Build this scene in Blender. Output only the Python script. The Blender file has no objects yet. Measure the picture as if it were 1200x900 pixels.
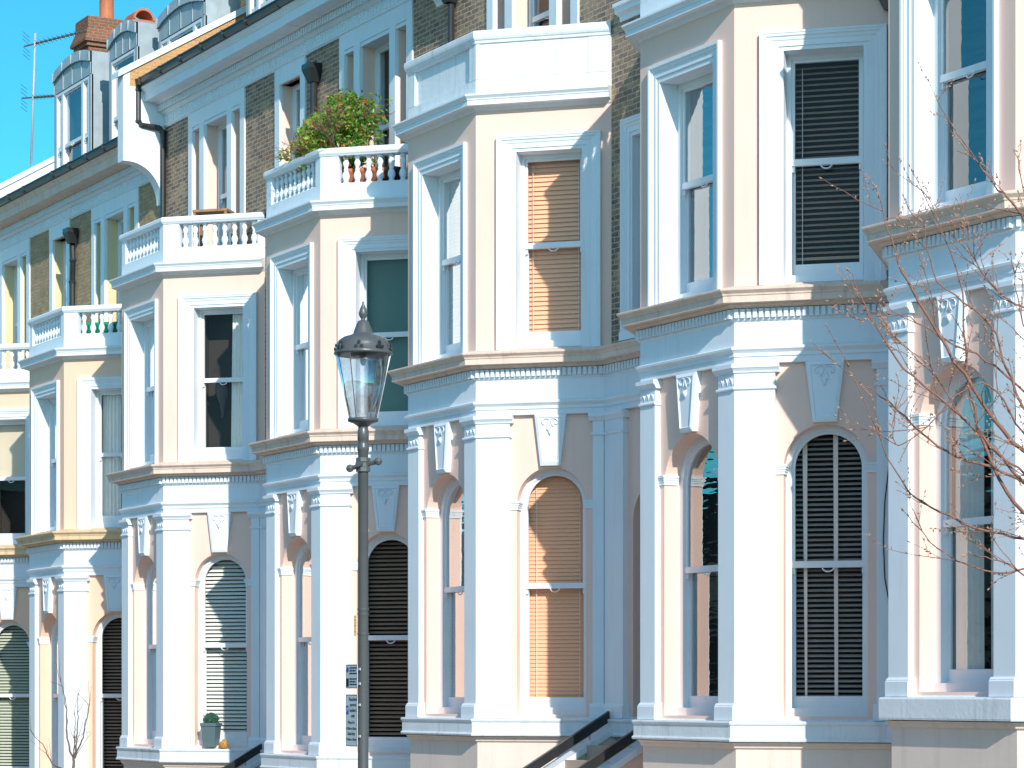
import bpy, math, random
from mathutils import Vector, Matrix
random.seed(7)
sc = bpy.context.scene
col = sc.collection
R = math.radians
K = math.sqrt(.5)
ZB = 2.4            # street level lies this far below the eye at the middle house

# ------------------------------------------------------------------ materials
def newmat(name):
    m = bpy.data.materials.new(name); m.use_nodes = True
    nt = m.node_tree
    for n in list(nt.nodes): nt.nodes.remove(n)
    out = nt.nodes.new('ShaderNodeOutputMaterial')
    return m, nt, out

def paint(name, col1, rough=.55, var=.06, scale=3.0, bump=.15, bscale=40, grime=(.45, .38, .30), gamt=.25, streak=True, spec=.3, bevel=0):
    """painted render / metal: colour drift, rain streaks, grain"""
    m, nt, out = newmat(name); N = nt.nodes; L = nt.links
    b = N.new('ShaderNodeBsdfPrincipled'); b.inputs['Roughness'].default_value = rough
    b.inputs['Specular IOR Level'].default_value = spec
    geo = N.new('ShaderNodeNewGeometry')
    n1 = N.new('ShaderNodeTexNoise'); n1.inputs['Scale'].default_value = scale; n1.inputs['Detail'].default_value = 6
    L.new(geo.outputs['Position'], n1.inputs['Vector'])
    hs = N.new('ShaderNodeMixRGB'); hs.blend_type = 'MULTIPLY'; hs.inputs[0].default_value = 1
    mr = N.new('ShaderNodeMapRange'); mr.inputs['To Min'].default_value = 1-var*2; mr.inputs['To Max'].default_value = 1+var
    L.new(n1.outputs['Fac'], mr.inputs['Value'])
    hs.inputs[1].default_value = (*col1, 1); L.new(mr.outputs[0], hs.inputs[2])
    last = hs.outputs[0]
    if gamt > 0:
        mp = N.new('ShaderNodeMapping'); mp.inputs['Scale'].default_value = (9, 9, .7) if streak else (4, 4, 4)
        L.new(geo.outputs['Position'], mp.inputs['Vector'])
        n2 = N.new('ShaderNodeTexNoise'); n2.inputs['Scale'].default_value = 1.0; n2.inputs['Detail'].default_value = 8
        n2.inputs['Roughness'].default_value = .65
        L.new(mp.outputs[0], n2.inputs['Vector'])
        cr = N.new('ShaderNodeMapRange'); cr.inputs['From Min'].default_value = .52; cr.inputs['From Max'].default_value = .82
        cr.inputs['To Max'].default_value = gamt
        L.new(n2.outputs['Fac'], cr.inputs['Value'])
        mx = N.new('ShaderNodeMixRGB'); L.new(cr.outputs[0], mx.inputs[0]); L.new(last, mx.inputs[1])
        mx.inputs[2].default_value = (*grime, 1); last = mx.outputs[0]
    L.new(last, b.inputs['Base Color'])
    if bump > 0:
        n3 = N.new('ShaderNodeTexNoise'); n3.inputs['Scale'].default_value = bscale; n3.inputs['Detail'].default_value = 5
        L.new(geo.outputs['Position'], n3.inputs['Vector'])
        bp = N.new('ShaderNodeBump'); bp.inputs['Strength'].default_value = bump; bp.inputs['Distance'].default_value = .01
        L.new(n3.outputs['Fac'], bp.inputs['Height'])
        if bevel:
            bv = N.new('ShaderNodeBevel'); bv.samples = 3; bv.inputs['Radius'].default_value = bevel
            L.new(bv.outputs[0], bp.inputs['Normal'])
        L.new(bp.outputs[0], b.inputs['Normal'])
    L.new(b.outputs[0], out.inputs[0])
    return m

def brickmat(name, c1, c2, mort, dark=.5, soot=(.055, .05, .048)):
    m, nt, out = newmat(name); N = nt.nodes; L = nt.links
    b = N.new('ShaderNodeBsdfPrincipled'); b.inputs['Roughness'].default_value = .9; b.inputs['Specular IOR Level'].default_value = .15
    geo = N.new('ShaderNodeNewGeometry')
    sx = N.new('ShaderNodeSeparateXYZ'); L.new(geo.outputs['Position'], sx.inputs[0])
    ad = N.new('ShaderNodeMath'); ad.operation = 'ADD'; L.new(sx.outputs[0], ad.inputs[0]); L.new(sx.outputs[1], ad.inputs[1])
    cb = N.new('ShaderNodeCombineXYZ'); L.new(ad.outputs[0], cb.inputs[0]); L.new(sx.outputs[2], cb.inputs[1])
    dn = N.new('ShaderNodeTexNoise'); dn.inputs['Scale'].default_value = 9; L.new(geo.outputs['Position'], dn.inputs['Vector'])
    dm = N.new('ShaderNodeMixRGB'); dm.blend_type = 'LINEAR_LIGHT'; dm.inputs[0].default_value = .014
    L.new(cb.outputs[0], dm.inputs[1]); L.new(dn.outputs['Color'], dm.inputs[2])
    br = N.new('ShaderNodeTexBrick')
    br.inputs['Scale'].default_value = 1; br.inputs['Brick Width'].default_value = .205; br.inputs['Row Height'].default_value = .068
    br.inputs['Mortar Size'].default_value = .0085; br.inputs['Mortar Smooth'].default_value = .25; br.inputs['Bias'].default_value = 0
    br.inputs['Color1'].default_value = (*c1, 1); br.inputs['Color2'].default_value = (*c2, 1); br.inputs['Mortar'].default_value = (*mort, 1)
    L.new(dm.outputs[0], br.inputs['Vector'])
    n1 = N.new('ShaderNodeTexNoise'); n1.inputs['Scale'].default_value = 2.2; n1.inputs['Detail'].default_value = 8; n1.inputs['Roughness'].default_value = .75
    L.new(geo.outputs['Position'], n1.inputs['Vector'])
    mr = N.new('ShaderNodeMapRange'); mr.inputs['From Min'].default_value = .42; mr.inputs['From Max'].default_value = .68; mr.inputs['To Max'].default_value = dark
    L.new(n1.outputs['Fac'], mr.inputs['Value'])
    inv = N.new('ShaderNodeMath'); inv.operation = 'SUBTRACT'; inv.inputs[0].default_value = 1; L.new(br.outputs['Fac'], inv.inputs[1])
    ml = N.new('ShaderNodeMath'); ml.operation = 'MULTIPLY'; L.new(mr.outputs[0], ml.inputs[0]); L.new(inv.outputs[0], ml.inputs[1])
    mx = N.new('ShaderNodeMixRGB'); L.new(ml.outputs[0], mx.inputs[0]); L.new(br.outputs['Color'], mx.inputs[1]); mx.inputs[2].default_value = (*soot, 1)
    n2 = N.new('ShaderNodeTexNoise'); n2.inputs['Scale'].default_value = 28; n2.inputs['Detail'].default_value = 5
    L.new(geo.outputs['Position'], n2.inputs['Vector'])
    m2 = N.new('ShaderNodeMapRange'); m2.inputs['To Min'].default_value = .45; m2.inputs['To Max'].default_value = 1.5
    L.new(n2.outputs['Fac'], m2.inputs['Value'])
    mu = N.new('ShaderNodeMixRGB'); mu.blend_type = 'MULTIPLY'; mu.inputs[0].default_value = 1; L.new(mx.outputs[0], mu.inputs[1]); L.new(m2.outputs[0], mu.inputs[2])
    L.new(mu.outputs[0], b.inputs['Base Color'])
    hh = N.new('ShaderNodeMath'); hh.operation = 'MULTIPLY_ADD'; hh.inputs[1].default_value = .35; L.new(n2.outputs['Fac'], hh.inputs[0]); L.new(inv.outputs[0], hh.inputs[2])
    bp = N.new('ShaderNodeBump'); bp.inputs['Strength'].default_value = .8; bp.inputs['Distance'].default_value = .012
    L.new(hh.outputs[0], bp.inputs['Height']); L.new(bp.outputs[0], b.inputs['Normal'])
    L.new(b.outputs[0], out.inputs[0])
    return m

def glassmat(name, tint=(.86, .9, .9), base=.05, gain=1.5, wave=.0, wscale=(2.0, 2.0, 9.0), gtint=(1, 1, 1), power=5):
    """window pane: see-through plus a mirror that grows towards grazing angles, old glass is a little wavy"""
    m, nt, out = newmat(name); N = nt.nodes; L = nt.links
    tr = N.new('ShaderNodeBsdfTransparent'); tr.inputs[0].default_value = (*tint, 1)
    gl = N.new('ShaderNodeBsdfGlossy'); gl.inputs['Roughness'].default_value = 0.0; gl.inputs[0].default_value = (*gtint, 1)
    mx = N.new('ShaderNodeMixShader')
    lw = N.new('ShaderNodeLayerWeight'); lw.inputs['Blend'].default_value = .5
    po = N.new('ShaderNodeMath'); po.operation = 'POWER'; po.inputs[1].default_value = power
    L.new(lw.outputs['Facing'], po.inputs[0])
    ma = N.new('ShaderNodeMath'); ma.operation = 'MULTIPLY_ADD'; ma.inputs[1].default_value = gain; ma.inputs[2].default_value = base; ma.use_clamp = True
    L.new(po.outputs[0], ma.inputs[0]); L.new(ma.outputs[0], mx.inputs[0])
    if wave:
        geo = N.new('ShaderNodeNewGeometry'); mp = N.new('ShaderNodeMapping'); mp.inputs['Scale'].default_value = wscale
        L.new(geo.outputs['Position'], mp.inputs[0])
        nz = N.new('ShaderNodeTexNoise'); nz.inputs['Scale'].default_value = 1; nz.inputs['Detail'].default_value = 2; L.new(mp.outputs[0], nz.inputs['Vector'])
        bp = N.new('ShaderNodeBump'); bp.inputs['Strength'].default_value = 1; bp.inputs['Distance'].default_value = wave
        L.new(nz.outputs['Fac'], bp.inputs['Height']); L.new(bp.outputs[0], gl.inputs['Normal'])
    L.new(tr.outputs[0], mx.inputs[1]); L.new(gl.outputs[0], mx.inputs[2]); L.new(mx.outputs[0], out.inputs[0])
    return m

def leafmat(name, ca, cb_, cc):
    m, nt, out = newmat(name); N = nt.nodes; L = nt.links
    b = N.new('ShaderNodeBsdfPrincipled'); b.inputs['Roughness'].default_value = .38
    geo = N.new('ShaderNodeNewGeometry')
    cr = N.new('ShaderNodeValToRGB'); e = cr.color_ramp.elements
    e[0].position = 0; e[0].color = (*ca, 1); e[1].position = .7; e[1].color = (*cb_, 1)
    n = e.new(.93); n.color = (*cc, 1)
    L.new(geo.outputs['Random Per Island'], cr.inputs[0])
    L.new(cr.outputs[0], b.inputs['Base Color'])
    t = N.new('ShaderNodeBsdfTranslucent'); L.new(cr.outputs[0], t.inputs[0])
    ms = N.new('ShaderNodeMixShader'); ms.inputs[0].default_value = .3
    L.new(b.outputs[0], ms.inputs[1]); L.new(t.outputs[0], ms.inputs[2]); L.new(ms.outputs[0], out.inputs[0])
    return m

M = {}
M['trim'] = paint('white_trim_paint', (.775, .855, .915), .5, .035, 2.0, .10, 60, (.42, .37, .32), .22)
M['trim_old'] = paint('weathered_trim_paint', (.745, .815, .865), .6, .07, 3.0, .35, 22, (.34, .32, .30), .6)
M['cream'] = paint('cream_wall_paint', (.89, .635, .54), .6, .045, 1.2, .14, 50, (.50, .40, .32), .2)
M['creamy'] = paint('yellow_cream_wall_paint', (.90, .60, .445), .6, .045, 1.2, .10, 50, (.48, .38, .26), .16)
M['plinth'] = paint('cream_plinth_paint', (.81, .69, .61), .6, .06, 1.5, .2, 40, (.42, .37, .33), .4)
M['cornice'] = paint('stained_cornice_paint', (.78, .63, .53), .7, .09, 5.0, .4, 30, (.28, .22, .17), .6)
M['cornice_y'] = paint('stained_yellow_cornice_paint', (.76, .58, .36), .7, .12, 5.0, .4, 30, (.20, .15, .10), .7)
M['revealy'] = paint('buff_reveal_paint', (.74, .60, .36), .6, .03, 1.2, .1, 50, (.45, .36, .22), .15)
M['wood'] = paint('white_sash_paint', (.78, .82, .86), .35, .03, 4.0, .05, 80, (.4, .38, .35), .18, spec=.5)
M['brick'] = brickmat('soot_stained_stock_brick', (.48, .34, .22), (.24, .19, .155), (.56, .45, .34), .75, (.085, .076, .074))
M['brick_y'] = brickmat('yellow_stock_brick', (.55, .40, .24), (.42, .31, .19), (.40, .32, .22), .30)
M['brick_o'] = brickmat('orange_side_brick', (.62, .36, .16), (.55, .32, .15), (.58, .38, .2), .12)
M['brick_r'] = brickmat('red_chimney_brick', (.30, .11, .06), (.24, .12, .07), (.3, .22, .16), .35)
M['black'] = paint('black_iron_paint', (.022, .024, .027), .35, .1, 6, .15, 60, (.10, .09, .08), .15, spec=.5)
M['lampgrey'] = paint('dark_grey_lamp_paint', (.085, .098, .105), .34, .1, 8, .15, 70, (.16, .15, .14), .25, spec=.55)
M['lead'] = paint('grey_lead_sheet', (.36, .44, .48), .45, .15, 5, .2, 20, (.18, .2, .22), .5, spec=.5)
M['slate'] = paint('roof_slate', (.10, .105, .12), .6, .2, 8, .4, 25, (.05, .05, .05), .4)
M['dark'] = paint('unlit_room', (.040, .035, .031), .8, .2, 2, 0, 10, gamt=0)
M['terracotta'] = paint('terracotta_clay', (.52, .17, .08), .7, .12, 8, .2, 40, (.6, .5, .42), .25)
M['greenpot'] = paint('green_glazed_pot', (.0, .30, .17), .25, .1, 8, .05, 30, gamt=0, spec=.6)
M['greypot'] = paint('blue_grey_planter', (.10, .16, .18), .5, .06, 8, .1, 60, gamt=.1)
M['darkpot'] = paint('dark_clay_pot', (.06, .055, .055), .5, .1, 8, .1, 60, gamt=.1)
M['timber'] = paint('weathered_timber', (.36, .20, .10), .7, .2, 10, .2, 60, gamt=.2)
M['bark'] = paint('red_brown_bark', (.27, .135, .10), .7, .2, 14, .4, 60, (.10, .07, .05), .4, streak=False)
M['twig'] = paint('dry_grey_twig', (.17, .12, .10), .7, .2, 14, .2, 60, gamt=.2, streak=False)
M['bud'] = paint('pale_brown_bud', (.46, .28, .20), .6, .2, 20, .1, 60, gamt=0)
M['asphalt'] = paint('asphalt', (.05, .05, .052), .85, .25, 2, .5, 120, (.03, .03, .03), .3, streak=False)
M['paving'] = paint('york_stone_paving', (.52, .42, .33), .8, .12, 1.5, .3, 60, (.2, .18, .16), .3, streak=False)
M['kerb'] = paint('granite_kerb', (.32, .31, .30), .7, .15, 20, .3, 80, gamt=.2, streak=False)
M['earth'] = paint('earth', (.36, .27, .19), .9, .2, .5, .3, 4, gamt=.2, streak=False)
M['line'] = paint('road_paint', (.72, .70, .62), .6, .1, 10, .2, 80, (.2, .2, .2), .4, streak=False)
M['steel'] = paint('galvanised_steel', (.45, .46, .47), .35, .1, 12, .1, 60, gamt=.15, spec=.8)
M['signface'] = paint('pale_sign_face', (.62, .72, .76), .4, .05, 6, .02, 60, gamt=.1)
M['signtext'] = paint('black_sign_lettering', (.02, .02, .025), .5, 0, 1, 0, 1, gamt=0)
M['signblue'] = paint('blue_sign_panel', (.02, .12, .38), .4, 0, 1, 0, 1, gamt=0)
M['signwhite'] = paint('white_sign_lettering', (.8, .8, .8), .4, 0, 1, 0, 1, gamt=0)
M['yellow'] = paint('yellow_tag', (.55, .45, .08), .5, .3, 30, .1, 60, gamt=.3)
M['orange'] = paint('orange_ornament', (.55, .26, .05), .45, .2, 20, .1, 60, gamt=0)
M['curtain'] = paint('off_white_curtain', (.88, .86, .80), .9, .05, 6, .1, 60, gamt=.1)
# blinds
M['bl_tan'] = paint('tan_blind', (.95, .50, .30), .6, .04, 2, .05, 60, gamt=.08)
M['bl_brown'] = paint('dark_wood_blind', (.42, .28, .20), .5, .1, 4, .05, 60, gamt=.1)
M['bl_dark'] = paint('charcoal_blind', (.44, .39, .35), .5, .1, 4, .05, 60, gamt=.1)
M['bl_white'] = paint('white_blind', (.78, .84, .78), .5, .04, 4, .05, 60, gamt=.08)
M['bl_green'] = paint('grey_green_blind', (.50, .56, .45), .6, .04, 4, .05, 60, gamt=.08)
M['bl_teal'] = paint('dark_green_roller_blind', (.10, .20, .175), .7, .06, 3, .05, 60, gamt=.08)
M['bl_cream'] = paint('cream_roller_blind', (.62, .55, .42), .7, .04, 3, .05, 60, gamt=.05)
M['tape'] = paint('cream_blind_tape', (.88, .78, .72), .8, .04, 4, .05, 60, gamt=0)
M['glass'] = glassmat('sash_glass', tint=(.98, .98, .98), base=.016, gain=1.8)
M['glass_w'] = glassmat('old_wavy_glass', tint=(.95, .97, .97), base=.05, gain=4.6, wave=.003, power=3.4)
M['glass_lamp'] = glassmat('lantern_glass', tint=(.84, .88, .90), base=.26, gain=1.6)
M['leaf'] = leafmat('photinia_leaf', (.07, .21, .02), (.20, .44, .06), (.46, .15, .05))
M['leaf2'] = leafmat('yellow_green_leaf', (.14, .30, .03), (.36, .54, .07), (.52, .20, .07))
M['box'] = leafmat('box_leaf', (.03, .12, .085), (.06, .19, .13), (.09, .23, .15))

# ------------------------------------------------------------------ mesh tools
class MB:
    def __init__(s): s.v = []; s.f = []
    def add(s, verts, faces):
        o = len(s.v); s.v += [tuple(p) for p in verts]; s.f += [tuple(i+o for i in f) for f in faces]
    def quad(s, a, b, c, d): s.add([a, b, c, d], [(0, 1, 2, 3)])
    def box(s, x0, x1, y0, y1, z0, z1):
        s.add([(x0,y0,z0),(x1,y0,z0),(x1,y1,z0),(x0,y1,z0),(x0,y0,z1),(x1,y0,z1),(x1,y1,z1),(x0,y1,z1)],
              [(0,3,2,1),(4,5,6,7),(0,1,5,4),(1,2,6,5),(2,3,7,6),(3,0,4,7)])
    def fbox(s, F, t0, t1, n0, n1, z0, z1):
        """box in a wall face's own axes"""
        P = [F(t0,n1,z0),F(t1,n1,z0),F(t1,n0,z0),F(t0,n0,z0),F(t0,n1,z1),F(t1,n1,z1),F(t1,n0,z1),F(t0,n0,z1)]
        s.add(P, [(0,3,2,1),(4,5,6,7),(0,1,5,4),(1,2,6,5),(2,3,7,6),(3,0,4,7)])
    def sweep(s, path, prof, caps=True, closed=True):
        """profile of (offset outwards, z) carried along a plan polyline with mitred corners; outward is to the right of travel"""
        n = len(path); nor = []
        for i in range(n-1):
            dx, dy = path[i+1][0]-path[i][0], path[i+1][1]-path[i][1]; l = math.hypot(dx, dy); nor.append((dy/l, -dx/l))
        mit = []
        for i in range(n):
            if i == 0: mit.append(nor[0])
            elif i == n-1: mit.append(nor[-1])
            else:
                a, b = nor[i-1], nor[i]; d = 1+a[0]*b[0]+a[1]*b[1]
                mit.append(((a[0]+b[0])/d, (a[1]+b[1])/d))
        o = len(s.v); k = len(prof)
        for i in range(n):
            for off, z in prof: s.v.append((path[i][0]+mit[i][0]*off, path[i][1]+mit[i][1]*off, z))
        rng = range(k) if closed else range(k-1)
        for i in range(n-1):
            for j in rng:
                j2 = (j+1) % k
                s.f.append((o+i*k+j, o+(i+1)*k+j, o+(i+1)*k+j2, o+i*k+j2))
        if caps and closed:
            s.f.append(tuple(o+j for j in range(k))); s.f.append(tuple(o+(n-1)*k+j for j in reversed(range(k))))
    def lathe(s, c, prof, seg=16, axis=None):
        o = len(s.v); k = len(prof)
        for i in range(seg):
            a = 2*math.pi*i/seg
            for r, z in prof: s.v.append((c[0]+r*math.cos(a), c[1]+r*math.sin(a), c[2]+z))
        for i in range(seg):
            i2 = (i+1) % seg
            for j in range(k-1): s.f.append((o+i*k+j, o+i2*k+j, o+i2*k+j+1, o+i*k+j+1))
        if prof[0][0] > 1e-5: s.f.append(tuple(o+i*k for i in reversed(range(seg))))
        if prof[-1][0] > 1e-5: s.f.append(tuple(o+i*k+k-1 for i in range(seg)))
    def tube(s, pts, rad, seg=8, caps=True):
        pts = [Vector(p) for p in pts]; n = len(pts)
        if not hasattr(rad, '__len__'): rad = [rad]*n
        o = len(s.v); up = Vector((0, 0, 1)); prev = None
        for i in range(n):
            d = (pts[min(i+1, n-1)]-pts[max(i-1, 0)]).normalized()
            if prev is None:
                x = d.cross(up)
                if x.length < 1e-3: x = d.cross(Vector((1, 0, 0)))
            else: x = prev - d*prev.dot(d)
            x.normalize(); prev = x; y = d.cross(x)
            for j in range(seg):
                a = 2*math.pi*j/seg; s.v.append(tuple(pts[i]+(x*math.cos(a)+y*math.sin(a))*rad[i]))
        for i in range(n-1):
            for j in range(seg):
                j2 = (j+1) % seg; s.f.append((o+i*seg+j, o+i*seg+j2, o+(i+1)*seg+j2, o+(i+1)*seg+j))
        if caps:
            s.f.append(tuple(o+j for j in reversed(range(seg)))); s.f.append(tuple(o+(n-1)*seg+j for j in range(seg)))
    def build(s, name, mat, parent=None, smooth=False, dz=0.0, fix=True):
        me = bpy.data.meshes.new(name)
        me.from_pydata([(x, y, z+dz) for x, y, z in s.v], [], s.f); me.update()
        me.materials.append(mat)
        if fix:
            import bmesh
            bm = bmesh.new(); bm.from_mesh(me); bmesh.ops.recalc_face_normals(bm, faces=bm.faces); bm.to_mesh(me); bm.free()
        if smooth:
            for p in me.polygons: p.use_smooth = True
        o = bpy.data.objects.new(name, me); col.objects.link(o)
        if parent: o.parent = parent
        return o

def empty(name, loc, label, cat, group=None):
    o = bpy.data.objects.new(name, None); o.empty_display_size = .3; col.objects.link(o); o.location = loc
    o['label'] = label; o['category'] = cat
    if group: o['group'] = group
    return o
def tag(o, label, cat, group=None, kind=None):
    if label: o['label'] = label
    if cat: o['category'] = cat
    if group: o['group'] = group
    if kind: o['kind'] = kind
    return o
def struct(o): o['kind'] = 'structure'; return o

class Face:
    """a wall plane: t along it, n out of it, z up"""
    def __init__(s, o, d): s.o = o; s.d = d; s.nn = (d[1], -d[0])
    def __call__(s, t, n, z): return (s.o[0]+s.d[0]*t+s.nn[0]*n, s.o[1]+s.d[1]*t+s.nn[1]*n, z)

def grid_wall(mb, F, n, t0, t1, z0, z1, rects, depth=.25):
    """flat wall with rectangular openings and their reveals; rect = (ta,tb,za,zb)"""
    ts = sorted({t0, t1, *[r[0] for r in rects], *[r[1] for r in rects]})
    zs = sorted({z0, z1, *[r[2] for r in rects], *[r[3] for r in rects]})
    for i in range(len(ts)-1):
        for j in range(len(zs)-1):
            a, b, c, d = ts[i], ts[i+1], zs[j], zs[j+1]
            tm, zm = (a+b)/2, (c+d)/2
            if any(r[0] < tm < r[1] and r[2] < zm < r[3] for r in rects): continue
            mb.quad(F(a,n,c), F(b,n,c), F(b,n,d), F(a,n,d))
    for a, b, c, d in rects: reveal(mb, F, n, depth, [(a,c),(a,d),(b,d),(b,c)], True)
def reveal(mb, F, n, depth, outline, close=False):
    k = len(outline)
    for i in range(k if close else k-1):
        p, q = outline[i], outline[(i+1) % k]
        mb.quad(F(p[0],n,p[1]), F(q[0],n,q[1]), F(q[0],n-depth,q[1]), F(p[0],n-depth,p[1]))
def arch_pts(tc, r, zs, seg=24):
    return [(tc-r*math.cos(math.pi*i/seg), zs+r*math.sin(math.pi*i/seg)) for i in range(seg+1)]
def arch_wall(mb, F, n, t0, t1, z0, z1, tc, r, zb, zs, depth):
    a, b = tc-r, tc+r
    mb.quad(F(t0,n,z0), F(a,n,z0), F(a,n,z1), F(t0,n,z1)); mb.quad(F(b,n,z0), F(t1,n,z0), F(t1,n,z1), F(b,n,z1))
    if zb > z0: mb.quad(F(a,n,z0), F(b,n,z0), F(b,n,zb), F(a,n,zb))
    P = arch_pts(tc, r, zs)
    for p, q in zip(P, P[1:]): mb.quad(F(p[0],n,p[1]), F(q[0],n,q[1]), F(q[0],n,z1), F(p[0],n,z1))
    reveal(mb, F, n, depth, [(a, zb)]+P+[(b, zb), (a, zb)])

def ring(mb, F, outl, inl, n0, n1):
    """a flat frame between two outlines of equal point count, n0 front, n1 back"""
    k = len(outl)
    for i in range(k-1):
        a, b, c, d = outl[i], outl[i+1], inl[i+1], inl[i]
        mb.quad(F(a[0],n0,a[1]), F(b[0],n0,b[1]), F(c[0],n0,c[1]), F(d[0],n0,d[1]))
        mb.quad(F(d[0],n0,d[1]), F(c[0],n0,c[1]), F(c[0],n1,c[1]), F(d[0],n1,d[1]))
        mb.quad(F(a[0],n0,a[1]), F(b[0],n0,b[1]), F(b[0],n1,b[1]), F(a[0],n1,a[1]))
def outline(t0, t1, z0, z1, arch, ins=0.0):
    """open outline from bottom left over the head to bottom right, inset sideways and at the head"""
    if arch:
        r = (t1-t0)/2-ins; tc = (t0+t1)/2; return [(tc-r, z0)]+arch_pts(tc, r, z1)+[(tc+r, z0)]
    return [(t0+ins, z0), (t0+ins, z1-ins), (t1-ins, z1-ins), (t1-ins, z0)]

def poly_fill(mb, F, pts, n):
    mb.add([F(t, n, z) for t, z in pts], [tuple(range(len(pts)))])

def slats(mb, F, t0, t1, z0, z1, n, pitch, w, tilt, arch=None, th=.003, ragged=None):
    """venetian slats; arch=(tc,r,zs) clips them to a round head"""
    z = z1-pitch*.5; ca, sa = math.cos(tilt)*w/2, math.sin(tilt)*w/2
    i = 0
    while z > z0:
        a, b = t0, t1
        if arch and z > arch[2]:
            q = arch[1]**2-(z-arch[2])**2
            if q <= .0009: z -= pitch; continue
            h = math.sqrt(q); a, b = arch[0]-h, arch[0]+h
        j = random.uniform(-.0015, .0015)
        za, zb_ = z+j, z+j*-.6
        mb.add([F(a, n+ca, za-sa), F(b, n+ca, zb_-sa), F(b, n-ca, zb_+sa), F(a, n-ca, za+sa),
                F(a, n+ca, za-sa-th), F(b, n+ca, zb_-sa-th), F(b, n-ca, zb_+sa-th), F(a, n-ca, za+sa-th)],
               [(0,1,2,3), (4,7,6,5), (0,4,5,1), (3,2,6,7)])
        z -= pitch; i += 1

def drape(mb, F, t0, t1, z0, z1, n, folds=6, amp=.02, taper=0.0):
    k = folds*8; rows = 8
    o = len(mb.v)
    for j in range(rows+1):
        u = j/rows; z = z1+(z0-z1)*u
        for i in range(k+1):
            x = i/k
            mb.v.append(F(t0+(t1-t0)*x+taper*u*(1-x), n+amp*math.sin(x*folds*2*math.pi+.6*math.sin(3*u)), z))
    for j in range(rows):
        for i in range(k): mb.f.append((o+j*(k+1)+i, o+j*(k+1)+i+1, o+(j+1)*(k+1)+i+1, o+(j+1)*(k+1)+i))

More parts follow.
